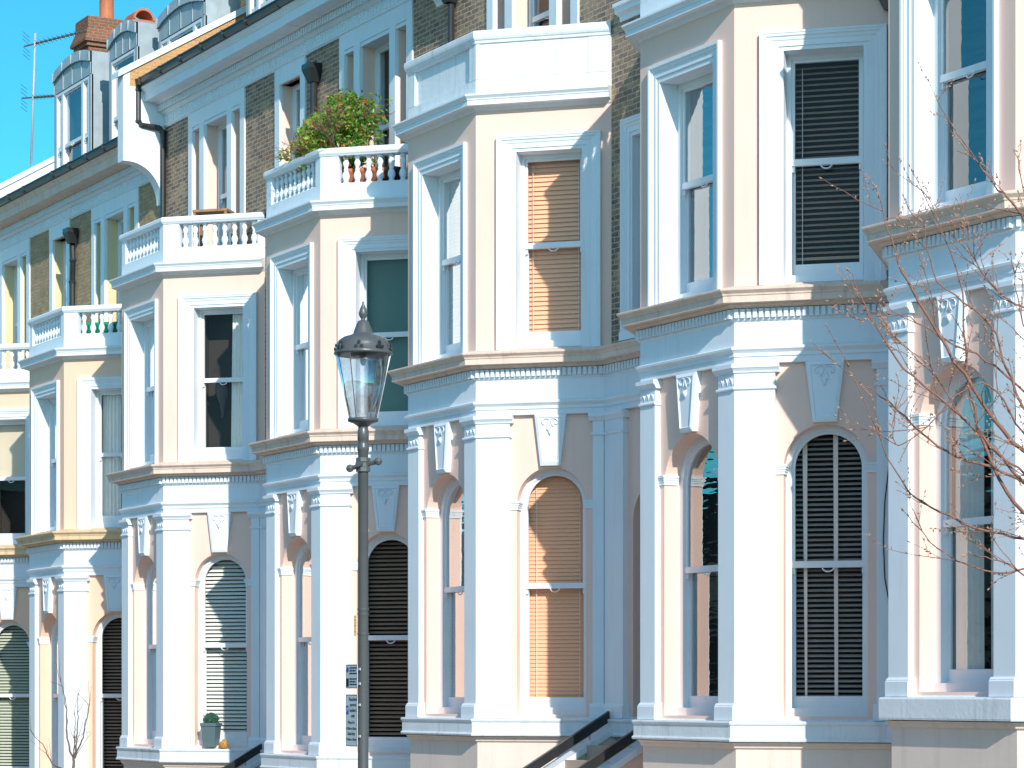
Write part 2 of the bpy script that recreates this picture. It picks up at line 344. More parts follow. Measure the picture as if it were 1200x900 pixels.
def sash_window(house, F, t0, t1, z0, z1, nf, arch=False, rail=1.37, fill=None, side=.05, wavy=False, sill=.085, label=None):
    """box frame standing nf behind the wall line; z1 is the springing when arched. Parts: frame(window) > sash, pane, blind"""
    mb = MB()
    ring(mb, F, outline(t0, t1, z0, z1, arch), outline(t0, t1, z0, z1, arch, side), nf, nf-.13)
    ring(mb, F, outline(t0, t1, z0, z1, arch, side-.02), outline(t0, t1, z0, z1, arch, side+.006), nf-.012, nf-.13)
    mb.fbox(F, t0, t1, nf-.13, nf+.035, z0, z0+sill)
    w = mb.build('window', M['wood'], house, dz=ZB)
    if label: w['label'] = label
    zb = z0+sill; st = .036; i0 = side
    # upper sash, outer
    mb = MB(); nu = nf-.03
    ring(mb, F, outline(t0, t1, rail, z1, arch, i0), outline(t0, t1, rail, z1, arch, i0+st), nu, nu-.04)
    mb.fbox(F, t0+i0-.004, t1-i0+.004, nu-.043, nu+.012, rail-.035, rail+.035)
    for tt, sg in ((t0+i0, 1), (t1-i0, -1)):       # sash horns
        mb.fbox(F, min(tt, tt+sg*st), max(tt, tt+sg*st), nu-.036, nu-.004, rail-.10, rail-.036)
    tm = (t0+t1)/2
    up = mb.build('sash', M['wood'], w, dz=ZB)
    mb = MB()                                        # sash pulls under the meeting rail
    P = [F(tm+.06*math.cos(a), nu+.016+.01*math.sin(a), rail-.034-.045*math.sin(a)) for a in [math.pi*i/8 for i in range(9)]]
    mb.tube(P, .008, 6)
    mb.build('sash_pull', M['wood'], w, smooth=True, dz=ZB)
    mb = MB(); poly_fill(mb, F, outline(t0, t1, rail+.03, z1, arch, i0+st-.006), nu-.02)
    mb.build('pane', M['glass_w' if wavy else 'glass'], w, dz=ZB, fix=False)
    # lower sash, inner
    nl = nf-.075; mb = MB()
    ring(mb, F, outline(t0, t1, zb, rail+i0+.03, False, i0), outline(t0, t1, zb, rail+i0+.03, False, i0+st), nl, nl-.04)
    mb.fbox(F, t0+i0, t1-i0, nl-.042, nl+.004, zb, zb+.13); mb.fbox(F, t0+i0, t1-i0, nl-.041, nl+.002, rail-.02, rail+.031)
    mb.build('sash', M['wood'], w, dz=ZB)
    mb = MB(); poly_fill(mb, F, [(t0+i0+st-.006, zb+.124), (t0+i0+st-.006, rail-.03), (t1-i0-st+.006, rail-.03), (t1-i0-st+.006, zb+.124)], nl-.02)
    mb.build('pane', M['glass_w' if wavy else 'glass'], w, dz=ZB, fix=False)
    # dressing
    nb = nf-.165; a, b = t0+i0-.01, t1-i0+.01; arc = ((t0+t1)/2, (t1-t0)/2-i0+.01, z1) if arch else None
    top = z1+(arc[1] if arch else -.02)
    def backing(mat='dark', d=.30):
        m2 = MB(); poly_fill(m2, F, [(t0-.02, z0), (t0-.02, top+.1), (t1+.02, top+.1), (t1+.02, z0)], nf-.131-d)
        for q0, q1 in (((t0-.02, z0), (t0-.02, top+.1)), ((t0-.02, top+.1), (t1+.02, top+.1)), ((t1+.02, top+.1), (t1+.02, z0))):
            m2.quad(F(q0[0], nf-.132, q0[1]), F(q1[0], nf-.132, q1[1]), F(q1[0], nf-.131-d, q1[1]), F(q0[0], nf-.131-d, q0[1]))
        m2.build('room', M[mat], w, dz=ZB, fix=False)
    for it in (fill or [('room',)]):
        kind = it[0]
        if kind == 'room': backing(*it[1:])
        elif kind == 'slats':
            _, mat, pitch, wd, tilt, zlo, zhi = it
            mb = MB(); slats(mb, F, a, b, (zb+.05) if zlo is None else zlo, top if zhi is None else zhi, nb, pitch, wd, R(tilt), arc)
            if zlo is not None: mb.fbox(F, a, b, nb-.015, nb+.015, zlo-.03, zlo)
            mb.build('blind', M[mat], w, dz=ZB)
        elif kind == 'tapes':
            mb = MB()
            for x in it[1]:
                ztop = top-.03
                if arch:
                    ztop = arc[2]+math.sqrt(max(arc[1]**2-(x-arc[0])**2, 0))
                drape(mb, F, x-.026, x+.026, zb+.08, ztop, nb+.035, 1, .001, taper=random.uniform(0, .03))
            mb.build('blind_tape', M['tape'], w, dz=ZB)
        elif kind == 'cords':
            mb = MB()
            for x in it[1]: mb.tube([F(x, nb+.04, zb+.1), F(x, nb+.04, top-(.1 if not arch else .2))], .004, 4)
            mb.build('blind_cord', M['tape'], w, dz=ZB)
        elif kind == 'roller':
            _, mat, zlo = it[:3]
            mb = MB(); pts = [(p, z) for p, z in outline(a, b, zb+.05 if zlo is None else zlo, z1, arch, .0)]
            poly_fill(mb, F, pts, nb+.03); mb.build('blind', M[mat], w, dz=ZB, fix=False)
        elif kind == 'curtain':
            _, x0, x1, tp = it
            mb = MB(); drape(mb, F, x0, x1, zb+.02, top, nb+.03, 5, .013, tp); mb.build('curtain', M['curtain'], w, dz=ZB, smooth=True)
        elif kind == 'vase':
            mb = MB(); c = F(it[1], nb-.06, zb+.62)
            mb.lathe(c, [(.03, 0), (.035, .1), (.05, .22), (.10, .34), (.13, .46), (.11, .56), (.05, .62), (.02, .63)], 14)
            mb.build('ornament', M['darkpot'], w, smooth=True, dz=ZB)
    return w

def surround(house, F, t0, t1, z0, z1, bs, bt, prof, mat='trim'):
    """moulded band round the head and jambs; prof = (fraction from inner to outer edge, projection)"""
    mb = MB(); rows = [[(t0-f*bs, z0), (t0-f*bs, z1+f*bt), (t1+f*bs, z1+f*bt), (t1+f*bs, z0)] for f, _ in prof]
    for i in range(len(prof)-1):
        A, B, na, nb_ = rows[i], rows[i+1], prof[i][1], prof[i+1][1]
        for j in range(3):
            mb.quad(F(A[j][0],na,A[j][1]), F(A[j+1][0],na,A[j+1][1]), F(B[j+1][0],nb_,B[j+1][1]), F(B[j][0],nb_,B[j][1]))
    return mb.build('window_surround', M[mat], house, dz=ZB)

PROF_S = [(0, -.01), (0, .012), (.22, .012), (.22, .026), (.50, .026), (.56, .036), (.70, .042), (.76, .056), (.86, .056), (.90, .064), (1, .064), (1, -.01)]
PROF_F = [(0, -.02), (0, .004), (.30, .004), (.30, .018), (.60, .018), (.66, .034), (.78, .034), (.84, .052), (1, .052), (1, -.02)]

def bar_poly(mb, F, pts, n0, n1):
    k = len(pts); P = [F(t, n1, z) for t, z in pts]+[F(t, n0, z) for t, z in pts]
    mb.add(P, [tuple(range(k)), tuple(reversed(range(k, 2*k)))]+[(i, (i+1) % k, k+(i+1) % k, k+i) for i in range(k)])

# ------------------------------------------------------------------ the terrace
W2 = .933; P_ = 1.174; YB = 1.24; SEG = 1.66
def clip_path(xl, xr, ybay, ymain):
    e = ybay
    return [(xl, ymain), (-W2-e, ymain), (-W2, 0), (W2, 0), (W2+e, ymain), (xr, ymain)]

def build_house(name, label, xc, dz, xl, xr, door, cfg, group='terraced houses along the street'):
    root = empty('terrace_house', (xc, 0, dz-ZB), label, 'house', group)
    xl -= xc; xr -= xc
    wall = M[cfg.get('wall', 'cream')]; corn = M[cfg.get('cornice', 'cornice')]; brick = M[cfg.get('brick', 'brick')]; trim = M['trim']
    FF = Face((-W2, 0), (1, 0)); FC = Face((W2, 0), (K, K)); FL = Face((-W2-P_, P_), (K, -K)); FM = Face((0, 0), (1, 0))
    B = lambda mb, n, m, par=root, **k: mb.build(n, m, par, dz=ZB, **k)
    bayp = [(-W2-P_, P_), (-W2, 0), (W2, 0), (W2+P_, P_)]
    full = [(xl, P_), (-W2-P_, P_), (-W2, 0), (W2, 0), (W2+P_, P_), (xr, P_)]
    if xl > -W2-P_-.01: full = full[1:]; full[0] = (xl, P_-(xl+W2+P_)) if xl > -W2-P_ else full[0]
    bay5 = [(-W2-YB, YB), (-W2, 0), (W2, 0), (W2+YB, YB)]
    # --- basement and sill course
    mb = MB(); mb.sweep(full, [(-.03, -3.2), (-.03, -.60), (0, -.585), (.01, -.55), (.03, -.53), (-.12, -.525), (-.12, -3.2)]); B(mb, 'basement_wall', M['plinth'])
    mb = MB()
    mb.sweep(full, [(-.12, -.52), (.085, -.52), (.092, -.50), (.085, -.485), (.072, -.48), (.072, -.35), (.085, -.34), (.092, -.32), (.085, -.303), (-.02, -.298), (-.12, -.27), (-.33, -.245), (-.33, -.52)] if cfg.get('panel', True) else
             [(-.12, -.52), (.085, -.52), (.09, -.50), (.09, -.32), (.08, -.303), (-.02, -.298), (-.12, -.27), (-.33, -.245), (-.33, -.52)])
    B(mb, 'sill_course', M['trim_old'])
    # --- ground floor bay wall (recessed between the pilasters)
    wn = -.07; zt = 3.505; dep = .22
    tcF, rF = W2, .54; zsF = 2.85-.54; tcC, rC = .967, .4475; zsC = 2.40
    mb = MB()
    arch_wall(mb, FF, wn, .03, 2*W2-.03, -.30, zt, tcF, rF, -.25, zsF, dep)
    arch_wall(mb, FC, wn, .03, SEG-.0, -.30, zt, tcC, rC, -.25, zsC, dep)
    mb.quad(FL(0, wn, -.3), FL(SEG-.03, wn, -.3), FL(SEG-.03, wn, zt), FL(0, wn, zt))
    B(mb, 'ground_floor_wall', wall)
    gf = cfg['gf']
    sash_window(root, FF, tcF-rF, tcF+rF, -.25, zsF, wn-.20, True, 1.37, gf[0], .075, True)
    sash_window(root, FC, tcC-rC, tcC+rC, -.25, zsC, wn-.16, True, 1.37, gf[1], .055)
    # imposts, keystones
    for F, tc, r, zs in ((FF, tcF, rF, zsF), (FC, tcC, rC, zsC)):
        zi = 2.38
        for s in (-1, 1):
            mb = MB()
            for (e, za, zb) in ((.016, -.06, -.03), (.022, -.03, -.005), (.03, -.005, .02), (.04, .02, .045)):
                a, b = tc+s*(r-e), tc+s*(r+.10)
                mb.fbox(F, min(a, b), max(a, b), wn-dep+.05, wn+e, zi+za+.0005, zi+zb)
            B(mb, 'impost', trim)
        mb = MB(); zb, zt2 = 2.862, 3.504
        o_ = [(tc-.128, zb), (tc-.205, zt2), (tc+.205, zt2), (tc+.128, zb)]
        i_ = [(tc-.098, zb+.045), (tc-.160, zt2-.04), (tc+.160, zt2-.04), (tc+.098, zb+.045)]
        bar_poly(mb, F, o_, wn-.02, wn+.07)
        for a in range(4):
            b = (a+1) % 4; mb.quad(F(o_[a][0], wn+.0705, o_[a][1]), F(o_[b][0], wn+.0705, o_[b][1]), F(i_[b][0], wn+.088, i_[b][1]), F(i_[a][0], wn+.088, i_[a][1]))
        i2 = [(t_+(tc-t_)*.1, z_+(3.18-z_)*.03) for t_, z_ in i_]
        for a in range(4):
            b = (a+1) % 4; mb.quad(F(i_[a][0], wn+.088, i_[a][1]), F(i_[b][0], wn+.088, i_[b][1]), F(i2[b][0], wn+.074, i2[b][1]), F(i2[a][0], wn+.074, i2[a][1]))
        poly_fill(mb, F, i2, wn+.074)
        ks = B(mb, 'keystone', trim)
        mb = MB()                                    # carved scrolls and drop
        for s in (-1, 1):
            pts = [F(tc+s*x, wn+.085, 3.44+z) for x, z in ((.008, -.01), (.02, .005), (.05, .012), (.085, .0), (.105, -.03), (.095, -.06), (.07, -.065), (.06, -.045))]
            mb.tube(pts, [.004, .006, .007, .007, .007, .007, .006, .003], 6)
            mb.tube([F(tc+s*.008, wn+.085, 3.43), F(tc+s*.026, wn+.085, 3.37), F(tc+s*.05, wn+.085, 3.34)], [.004, .006, .003], 6)
        c = [F(tc-.045, wn+.085, 3.315), F(tc, wn+.098, 3.30), F(tc+.045, wn+.085, 3.315)]
        mb.tube(c, [.005, .010, .005], 6); mb.tube([F(tc, wn+.084, 3.30), F(tc, wn+.086, 3.27), F(tc, wn+.08, 3.235)], [.026, .018, .004], 8)
        B(mb, 'carved_ornament', trim, ks, smooth=True)
    # pilasters: two wrapped corners, two ends (and two in the recess by the door)
    def pilaster(path, ext):
        mb = MB()
        def grow(e):
            p = [list(q) for q in path]
            for i, j in ((0, 1), (-1, -2)):
                if (i == 0 and ext[0]) or (i == -1 and ext[1]):
                    dx, dy = p[i][0]-p[j][0], p[i][1]-p[j][1]; l = math.hypot(dx, dy); p[i][0] += dx/l*e; p[i][1] += dy/l*e
            return [tuple(q) for q in p]
        mb.sweep(path, [(-.1, -.12), (0, -.12), (0, 3.205), (0, 3.42), (-.1, 3.42)])
        mb.sweep(grow(.032), [(-.1, -.296), (.032, -.296), (.032, -.152), (.024, -.142), (.024, -.134), (.006, -.112), (-.1, -.112)])
        mb.sweep(grow(.018), [(-.1, 3.222), (.010, 3.222), (.022, 3.232), (.022, 3.248), (.01, 3.258), (-.1, 3.258)])
        mb.sweep(grow(.045), [(-.1, 3.405), (.014, 3.405), (.02, 3.425), (.042, 3.452), (.05, 3.456), (.05, 3.5), (-.1, 3.5)])
        return B(mb, 'pilaster', trim)
    pts = lambda F, t: F(t, 0, 0)[:2]
    pls = [pilaster([pts(FL, SEG-.435), (-W2, 0), pts(FF, .305)], (1, 1)), pilaster([pts(FF, 2*W2-.305), (W2, 0), pts(FC, .437)], (1, 1)),
           pilaster([pts(FC, 1.512), pts(FC, SEG-.004)], (1, 0)), pilaster([pts(FL, .004), pts(FL, .15)], (0, 1))]
    for F, ts in ((FF, (.02, .285)), (FF, (2*W2-.285, 2*W2-.02))):   # leaf relief on the necking
        mb = MB(); w_ = ts[1]-ts[0]
        for k in range(3):
            x0 = ts[0]+w_*(k+.5)/3
            s_ = random.uniform(.8, 1.1)
            mb.tube([F(x0-w_*.13, .001, 3.285), F(x0-w_*.08, .004, 3.325), F(x0, .004, 3.285+.065*s_), F(x0+w_*.06, .004, 3.33), F(x0+w_*.02, .002, 3.30)], [.003, .006, .008, .006, .003], 5)
            mb.tube([F(x0+w_*.08, .001, 3.275), F(x0+w_*.12, .004, 3.30), F(x0+w_*.15, .002, 3.30+.05*s_)], [.003, .008, .003], 5)
        B(mb, 'carved_ornament', trim, pls[1] if ts[0] > 1 else pls[0], smooth=True)
    # architrave, frieze, dentils, cornice run along bay and party stretch alike
    mb = MB(); mb.sweep(full, [(-.1, 3.5055), (-.002, 3.5055), (-.002, 3.575), (.012, 3.577), (.012, 3.612), (.03, 3.632), (.048, 3.648), (.052, 3.672), (.004, 3.69), (-.1, 3.69)]); B(mb, 'architrave', trim)
    mb = MB(); mb.sweep(full, [(-.1, 3.691), (0, 3.691), (0, 3.945), (.012, 3.955), (.022, 3.965), (.022, 4.085), (-.1, 4.085)]); B(mb, 'frieze', trim)
    mb = MB()
    for i in range(len(full)-1):
        (x0, y0), (x1, y1) = full[i], full[i+1]; l = math.hypot(x1-x0, y1-y0); F = Face((x0, y0), ((x1-x0)/l, (y1-y0)/l)); k = int(l/.066)
        if l < .3: continue
        for j in range(k):
            t = (j+.5)*l/k; mb.fbox(F, t-.021, t+.021, .0225, .062, 3.982, 4.076)
    B(mb, 'dentils', trim)
    mb = MB(); mb.sweep(full, [(-.1, 4.086), (.07, 4.086), (.075, 4.10), (.095, 4.112), (.105, 4.13), (.118, 4.132), (.195, 4.132), (.200, 4.128), (.200, 4.196), (.210, 4.20), (.214, 4.218), (.236, 4.238), (.25, 4.25), (.252, 4.268), (.24, 4.275), (-.02, 4.335), (-.1, 4.335)])
    B(mb, 'cornice', corn)
    # --- first floor bay
    z0, z1 = 4.34, 6.80; top1 = 7.40
    tF0, tF1 = W2-.53, W2+.53; tC0, tC1 = .531, 1.377; SL = YB/K
    mb = MB()
    grid_wall(mb, FF, 0, 0, 2*W2, 4.25, top1, [(tF0, tF1, z0, z1)], .26)
    grid_wall(mb, FC, 0, 0, SL, 4.25, top1, [(tC0, tC1, z0, z1)], .23)
    FL5 = Face((-W2-YB, YB), (K, -K)); mb.quad(FL5(0,0,4.25), FL5(SL,0,4.25), FL5(SL,0,top1), FL5(0,0,top1))
    B(mb, 'first_floor_wall', wall)
    ff = cfg['ff']
    mbr = MB()                                         # white painted reveals
    for F, a, b, d in ((FF, tF0, tF1, .26), (FC, tC0, tC1, .23)): reveal(mbr, F, .003, d, [(a+.003, z0+.003), (a+.003, z1-.003), (b-.003, z1-.003), (b-.003, z0+.003)], True)
    B(mbr, 'window_reveal', M['trim'], fix=False)
    sash_window(root, FF, tF0, tF1, z0, z1, -.235, False, 5.655, ff[0], .06, True, .105)
    sash_window(root, FC, tC0, tC1, z0, z1, -.20, False, 5.655, ff[1], .045, False, .105)
    surround(root, FF, tF0, tF1, z0-.02, z1, .17, .2, PROF_F)
    surround(root, FC, tC0, tC1, z0-.02, z1, .25, .2, PROF_S)
    # upper cornice and roof of the bay
    mb = MB(); mb.sweep(bay5, [(-.1, 7.34), (.006, 7.34), (.02, 7.352), (.034, 7.376), (.05, 7.386), (.058, 7.392), (.15, 7.392), (.156, 7.388), (.156, 7.448), (.166, 7.452), (.17, 7.468), (.192, 7.492), (.2, 7.50), (.2, 7.522), (-.02, 7.565), (-.1, 7.565)]); B(mb, 'bay_cornice', trim)
    mb = MB(); mb.add([(x, y, 7.5) for x, y in bay5], [(0, 1, 2, 3)]); mb.add([(x, y, 4.2) for x, y in bay5], [(0, 1, 2, 3)]); B(mb, 'balcony_floor', M['lead'], fix=False)
    # --- balcony parapet
    if cfg.get('parapet') == 'solid':
        mb = MB(); th = .16
        mb.sweep(bay5, [(-.16, 7.55), (0, 7.55), (0, 7.74), (-.045, 7.7405), (-.045, 8.20), (-.16, 8.20)])
        for path in ([FL5(SL-.2, 0, 0)[:2], (-W2, 0), FF(.19, 0, 0)[:2]], [FF(2*W2-.17, 0, 0)[:2], (W2, 0), FC(.05, 0, 0)[:2]], [FC(SL-.3, 0, 0)[:2], FC(SL, 0, 0)[:2]]):
            mb.sweep(path, [(-.1, 7.745), (0, 7.745), (0, 8.2), (-.1, 8.2)])
        mb.sweep([FC(.045, 0, 0)[:2], FC(SL-.29, 0, 0)[:2]], [(-.1, 7.745), (-.007, 7.745), (-.007, 8.2), (-.1, 8.2)])
        pp = B(mb, 'parapet', M['trim_old'])
        mb = MB(); mb.sweep(bay5, [(-.2, 8.19), (.0, 8.19), (.016, 8.195), (.02, 8.225), (.034, 8.235), (.045, 8.26), (.05, 8.29), (.05, 8.335), (.035, 8.35), (-.2, 8.355)]); B(mb, 'coping', M['trim_old'], pp)
    else:
        mb = MB(); mb.sweep(bay5, [(-.17, 7.55), (0, 7.55), (0, 7.775), (-.02, 7.79), (-.17, 7.79)]); bal = B(mb, 'balustrade', trim)
        for path in ([FL5(SL-.26, 0, 0)[:2], (-W2, 0), FF(.165, 0, 0)[:2]], [FF(2*W2-.17, 0, 0)[:2], (W2, 0), FC(.27, 0, 0)[:2]], [FC(SL-.13, 0, 0)[:2], FC(SL, 0, 0)[:2]], [FL5(0, 0, 0)[:2], FL5(.13, 0, 0)[:2]]):
            mb = MB(); mb.sweep(path, [(-.165, 7.78), (-.002, 7.78), (-.002, 8.18), (-.165, 8.18)]); B(mb, 'pier', trim, bal)
        mb = MB(); mb.sweep(bay5, [(-.19, 8.176), (.012, 8.176), (.02, 8.19), (.034, 8.205), (.04, 8.22), (.04, 8.265), (.025, 8.285), (-.19, 8.29)]); B(mb, 'handrail', trim, bal)
        bp = [(.045, 0), (.045, .025), (.03, .035), (.036, .05), (.052, .085), (.055, .115), (.046, .15), (.028, .185), (.034, .195), (.034, .21), (.026, .22), (.030, .245), (.044, .275), (.046, .30), (.032, .33), (.026, .345), (.042, .36), (.042, .392)]
        first = None
        for F, a, b, k in ((FF, .165, 2*W2-.17, 10), (FC, .27, SL-.13, 8), (FL5, .13, SL-.26, 8)):
            for j in range(k):
                c = F(a+(b-a)*(j+.5)/k, -.085, 7.785)
                if first is None:
                    mb = MB(); mb.lathe((0, 0, 0), bp, 12); first = mb.build('baluster', trim, bal, smooth=True); first.location = (c[0], c[1], c[2]+ZB)
                else:
                    o = first.copy(); col.objects.link(o); o.parent = bal; o.location = (c[0], c[1], c[2]+ZB)
    # --- main wall, brick above, with the second floor windows
    FB = Face((0, YB), (1, 0)); wc = .2
    tri = (wc-1.04, wc+1.06, 7.6, 10.20)
    rects = [tri, (-2.0, 2.0, 4.4, 7.3)]; nar = None
    if door:
        gc = (W2+P_+xr)/2+.20; nar = (gc-.40, gc+.40)
        rects += [(nar[0], nar[1], 8.5, 10.20), (nar[0], nar[1], 4.45, 6.85)]
    mb = MB(); grid_wall(mb, FB, 0, xl, xr, 4.2, 10.44, rects, .1); B(mb, 'brick_wall', brick)
    rv = M[cfg.get('reveal', 'cream')]
    # tripartite window: stucco piers standing 25 mm proud
    mb = MB(); x0, x1 = wc-1.18, wc+1.20
    mb.fbox(FB, x0, x1, -.02, .028, 10.21, 10.439)
    fl = MB()
    for a, b in ((x0, x0+.17), (x0+.50, x0+.70), (x1-.71, x1-.52), (x1-.18, x1)):
        mb.fbox(FB, a, b, -.03, .026 if a in (x0,) or b == x1 else .03, 7.56, 10.2095); fl.fbox(FB, a+.004, b-.004, -.30, -.0305, 7.56, 10.20)
    for a, b in ((x0+.17, x0+.50), (x0+.70, x1-.71), (x1-.52, x1-.18)):
        mb.fbox(FB, a, b, -.30, .012, 10.15, 10.2092)
    sr = B(mb, 'window_surround', M['trim']); B(fl, 'window_reveal', rv)
    for a, b, c in ((x0+.17, x0+.50, 0), (x0+.70, x1-.71, 1), (x1-.52, x1-.18, 0)):
        sash_window(root, FB, a, b, 7.60, 10.15, -.23, False, 8.95, [('roller', 'bl_cream', 8.3 if c else 8.0), ('room', 'dark', .1)] if cfg.get('tri', 0) else [('room', 'dark', .1)], .04, False, .06)
    if nar:
        a, b = nar; mb = MB()
        mb.fbox(FB, a-.17, b+.17, -.02, .028, 10.19, 10.439); fl = MB()
        for p, q in ((a-.17, a+.015), (b-.015, b+.17)): mb.fbox(FB, p, q, -.03, .026, 8.5, 10.1895); fl.fbox(FB, p+.004, q-.004, -.29, -.0305, 8.5, 10.185)
        B(mb, 'window_surround', M['trim']); B(fl, 'window_reveal', rv)
        mb = MB(); mb.sweep([FB(a-.26, 0, 0)[:2], FB(b+.26, 0, 0)[:2]], [(-.1, 8.29), (.02, 8.29), (.03, 8.35), (.10, 8.38), (.10, 8.44), (.13, 8.45), (.13, 8.495), (-.28, 8.505)]); B(mb, 'window_sill', M['trim'])
        sash_window(root, FB, a+.015, b-.015, 8.506, 10.19, -.20, False, 9.3, [('room', 'dark', .1)], .04, False, .06)
        surround(root, FB, a+.01, b-.01, 4.42, 6.84, .2, .22, [(0, -.2)]+PROF_S)
        mb = MB(); mb.fbox(FB, a-.19, b+.19, -.25, .08, 4.345, 4.45); B(mb, 'window_sill', M['trim'])
        sash_window(root, FB, a+.01, b-.01, 4.451, 6.84, -.20, False, 5.655, [('room', 'dark', .1)], .045, False, .06)
    # --- roof cornice
    path = [(xl, YB), (xr, YB)]
    mb = MB(); mb.sweep(path, [(-.05, 10.44), (.03, 10.44), (.03, 10.455), (.045, 10.462), (.05, 10.478), (.03, 10.485), (.03, 10.65), (.05, 10.655), (.06, 10.665), (.09, 10.69), (.1, 10.70), (.1, 10.82), (-.05, 10.82)]); B(mb, 'roof_frieze', trim)
    mb = MB(); F = FB; k = int((xr-xl)/.115)
    for j in range(k):                                 # raised guilloche on the frieze
        t = xl+(j+.5)*(xr-xl)/k
        mb.tube([F(t+.048*math.cos(a), .032, 10.567+.06*math.sin(a)) for a in [2*math.pi*i/10 for i in range(11)]], .010, 5, False)
        mb.fbox(F, t-.05, t-.01, .03, .050, 10.632, 10.648)
    B(mb, 'frieze_relief', trim)
    mb = MB(); k = int((xr-xl)/.085)
    for j in range(k):
        t = xl+(j+.5)*(xr-xl)/k; mb.fbox(F, t-.026, t+.026, .1, .155, 10.705, 10.812)
    B(mb, 'roof_dentils', trim)
    mb = MB(); mb.sweep(path, [(-.05, 10.821), (.16, 10.821), (.17, 10.835), (.185, 10.848), (.20, 10.856), (.40, 10.856), (.405, 10.85), (.405, 11.0), (.418, 11.005), (.425, 11.025), (.45, 11.055), (.47, 11.07), (.472, 11.095), (-.05, 11.105)]); B(mb, 'roof_cornice', M['cornice'] if cfg.get('wall') == 'creamy' else M['trim'])
    # gutter
    mb = MB(); g = [(.43, 11.100), (.50, 11.100), (.545, 11.120), (.555, 11.155), (.548, 11.180), (.56, 11.205), (.562, 11.220), (.548, 11.220), (.54, 11.185), (.535, 11.135), (.50, 11.115), (.43, 11.115)]
    mb.sweep(path, g)
    for j in range(int((xr-xl)/.9)):
        t = xl+.45+j*.9; mb.sweep([(t-.03, YB), (t+.03, YB)], [(.43, 11.098), (.552, 11.098), (.572, 11.155), (.57, 11.225), (.43, 11.225)])
    B(mb, 'gutter', M['black'])
    # roof slope, two pitches
    mb = MB(); F = FM
    prof = [(YB-.42, 11.14), (2.1, 11.45), (7.5, 14.2), (13, 11.2)]
    for (ya, za), (yb, zb) in zip(prof, prof[1:]): mb.quad((xl, ya, za), (xr, ya, za), (xr, yb, zb), (xl, yb, zb))
    B(mb, 'roof', M['slate'], fix=False)
    # rear shell so the house is closed
    mb = MB(); mb.quad((xl, 12.9, -3), (xr, 12.9, -3), (xr, 12.9, 11.3), (xl, 12.9, 11.3))
    for x in (xl+.01, xr-.01): mb.add([(x, YB+.35, -3), (x, 12.9, -3), (x, 12.9, 11.2), (x, 7.5, 14.15), (x, 2.1, 11.5), (x, YB+.35, 11.3)], [tuple(range(6))])
    B(mb, 'rear_wall', M['brick_y'], fix=False)
    # --- ground floor of the party stretch: porch with its steps
    mb = MB(); FG = Face((0, P_), (1, 0))
    if door:
        gx0, gx1 = W2+P_, xr
        pa, pb = gx0, gx0+.44
        tc = (pb+gx1)/2+.02; r = (gx1-pb)/2-.10
        arch_wall(mb, FG, wn, gx0, gx1, -1.3, zt, tc, r, -1.28, 2.55-r, .5)
        B(mb, 'porch_wall', wall)
        pilaster([(pa+.005, P_), (pb, P_)], (0, 1))
        mb = MB(); dn = wn-.42
        poly_fill(mb, FG, outline(tc-r, tc+r, -.62, 2.55-r, True), dn-.02)
        for xx in (-.5, .5):
            for za, zb in ((-.45, .35), (.5, 1.5)): mb.fbox(FG, tc+xx*r-.17*1, tc+xx*r+.17, dn-.02, dn+.02, za, zb)
        d = B(mb, 'door', M['black'])
        mb = MB(); mb.tube([FG(tc+.08, dn, .3), FG(tc+.08, dn+.07, .3)], .03, 10); B(mb, 'door_knob', M['steel'], d, smooth=True)
        # steps
        sx0, sx1 = gx0+.30, gx1-.14
        mb = MB(); n = 10; zs0 = -.62; mb.fbox(FM, sx0, sx1, -(P_+.5), -(P_-.45), zs0-.4, zs0)
        for i in range(n): mb.fbox(FM, sx0, sx1, -(P_+.5), -(P_-.45-.31*(i+1)), -3.4, zs0-.175*(i+1))
        B(mb, 'entrance_steps', M['paving'])
        sl = .565
        for q, xs in enumerate((gx0+.20, gx1-.12)):
            ya, yb = P_+.02, P_-3.3; za = -.36; zb = za-(ya-yb)*sl
            mb = MB()
            def strip(w0, zo0, zo1, y0=ya, y1=yb):
                zz = lambda y: za-(ya-y)*sl
                P = [(xs-w0, y0, zz(y0)+zo0), (xs+w0, y0, zz(y0)+zo0), (xs+w0, y1, zz(y1)+zo0), (xs-w0, y1, zz(y1)+zo0)]
                P += [(x, y, z+zo1-zo0) for x, y, z in P]
                mb.add(P, [(0,3,2,1),(4,5,6,7),(0,1,5,4),(1,2,6,5),(2,3,7,6),(3,0,4,7)])
            strip(.09, -2.2, -.09); st = B(mb, 'stair_wall', wall)
            mb = MB(); strip(.125, -.085, 0); B(mb, 'coping', M['trim_old'], st)
            mb = MB(); strip(.028, .07, .20, ya-.08, yb+.1)
            rail_ = B(mb, 'stair_handrail', M['black'])
            mb = MB()
            for y in (ya-.35, ya-1.5, ya-2.7): mb.tube([(xs, y, za-(ya-y)*sl-.01), (xs, y, za-(ya-y)*sl+.09)], .012, 6)
            B(mb, 'bracket', M['steel'], rail_)
    else:
        mb.quad((W2+P_-.1, P_-wn, -.3), (xr, P_-wn, -.3), (xr, P_-wn, zt), (W2+P_-.1, P_-wn, zt)); B(mb, 'porch_wall', wall)
    if xl < -W2-P_-.02:
        mb = MB(); mb.quad((xl, P_-wn, -.3), (-W2-P_+.1, P_-wn, -.3), (-W2-P_+.1, P_-wn, zt), (xl, P_-wn, zt)); B(mb, 'end_wall', wall)
    return root, FF, FC, FB, FM

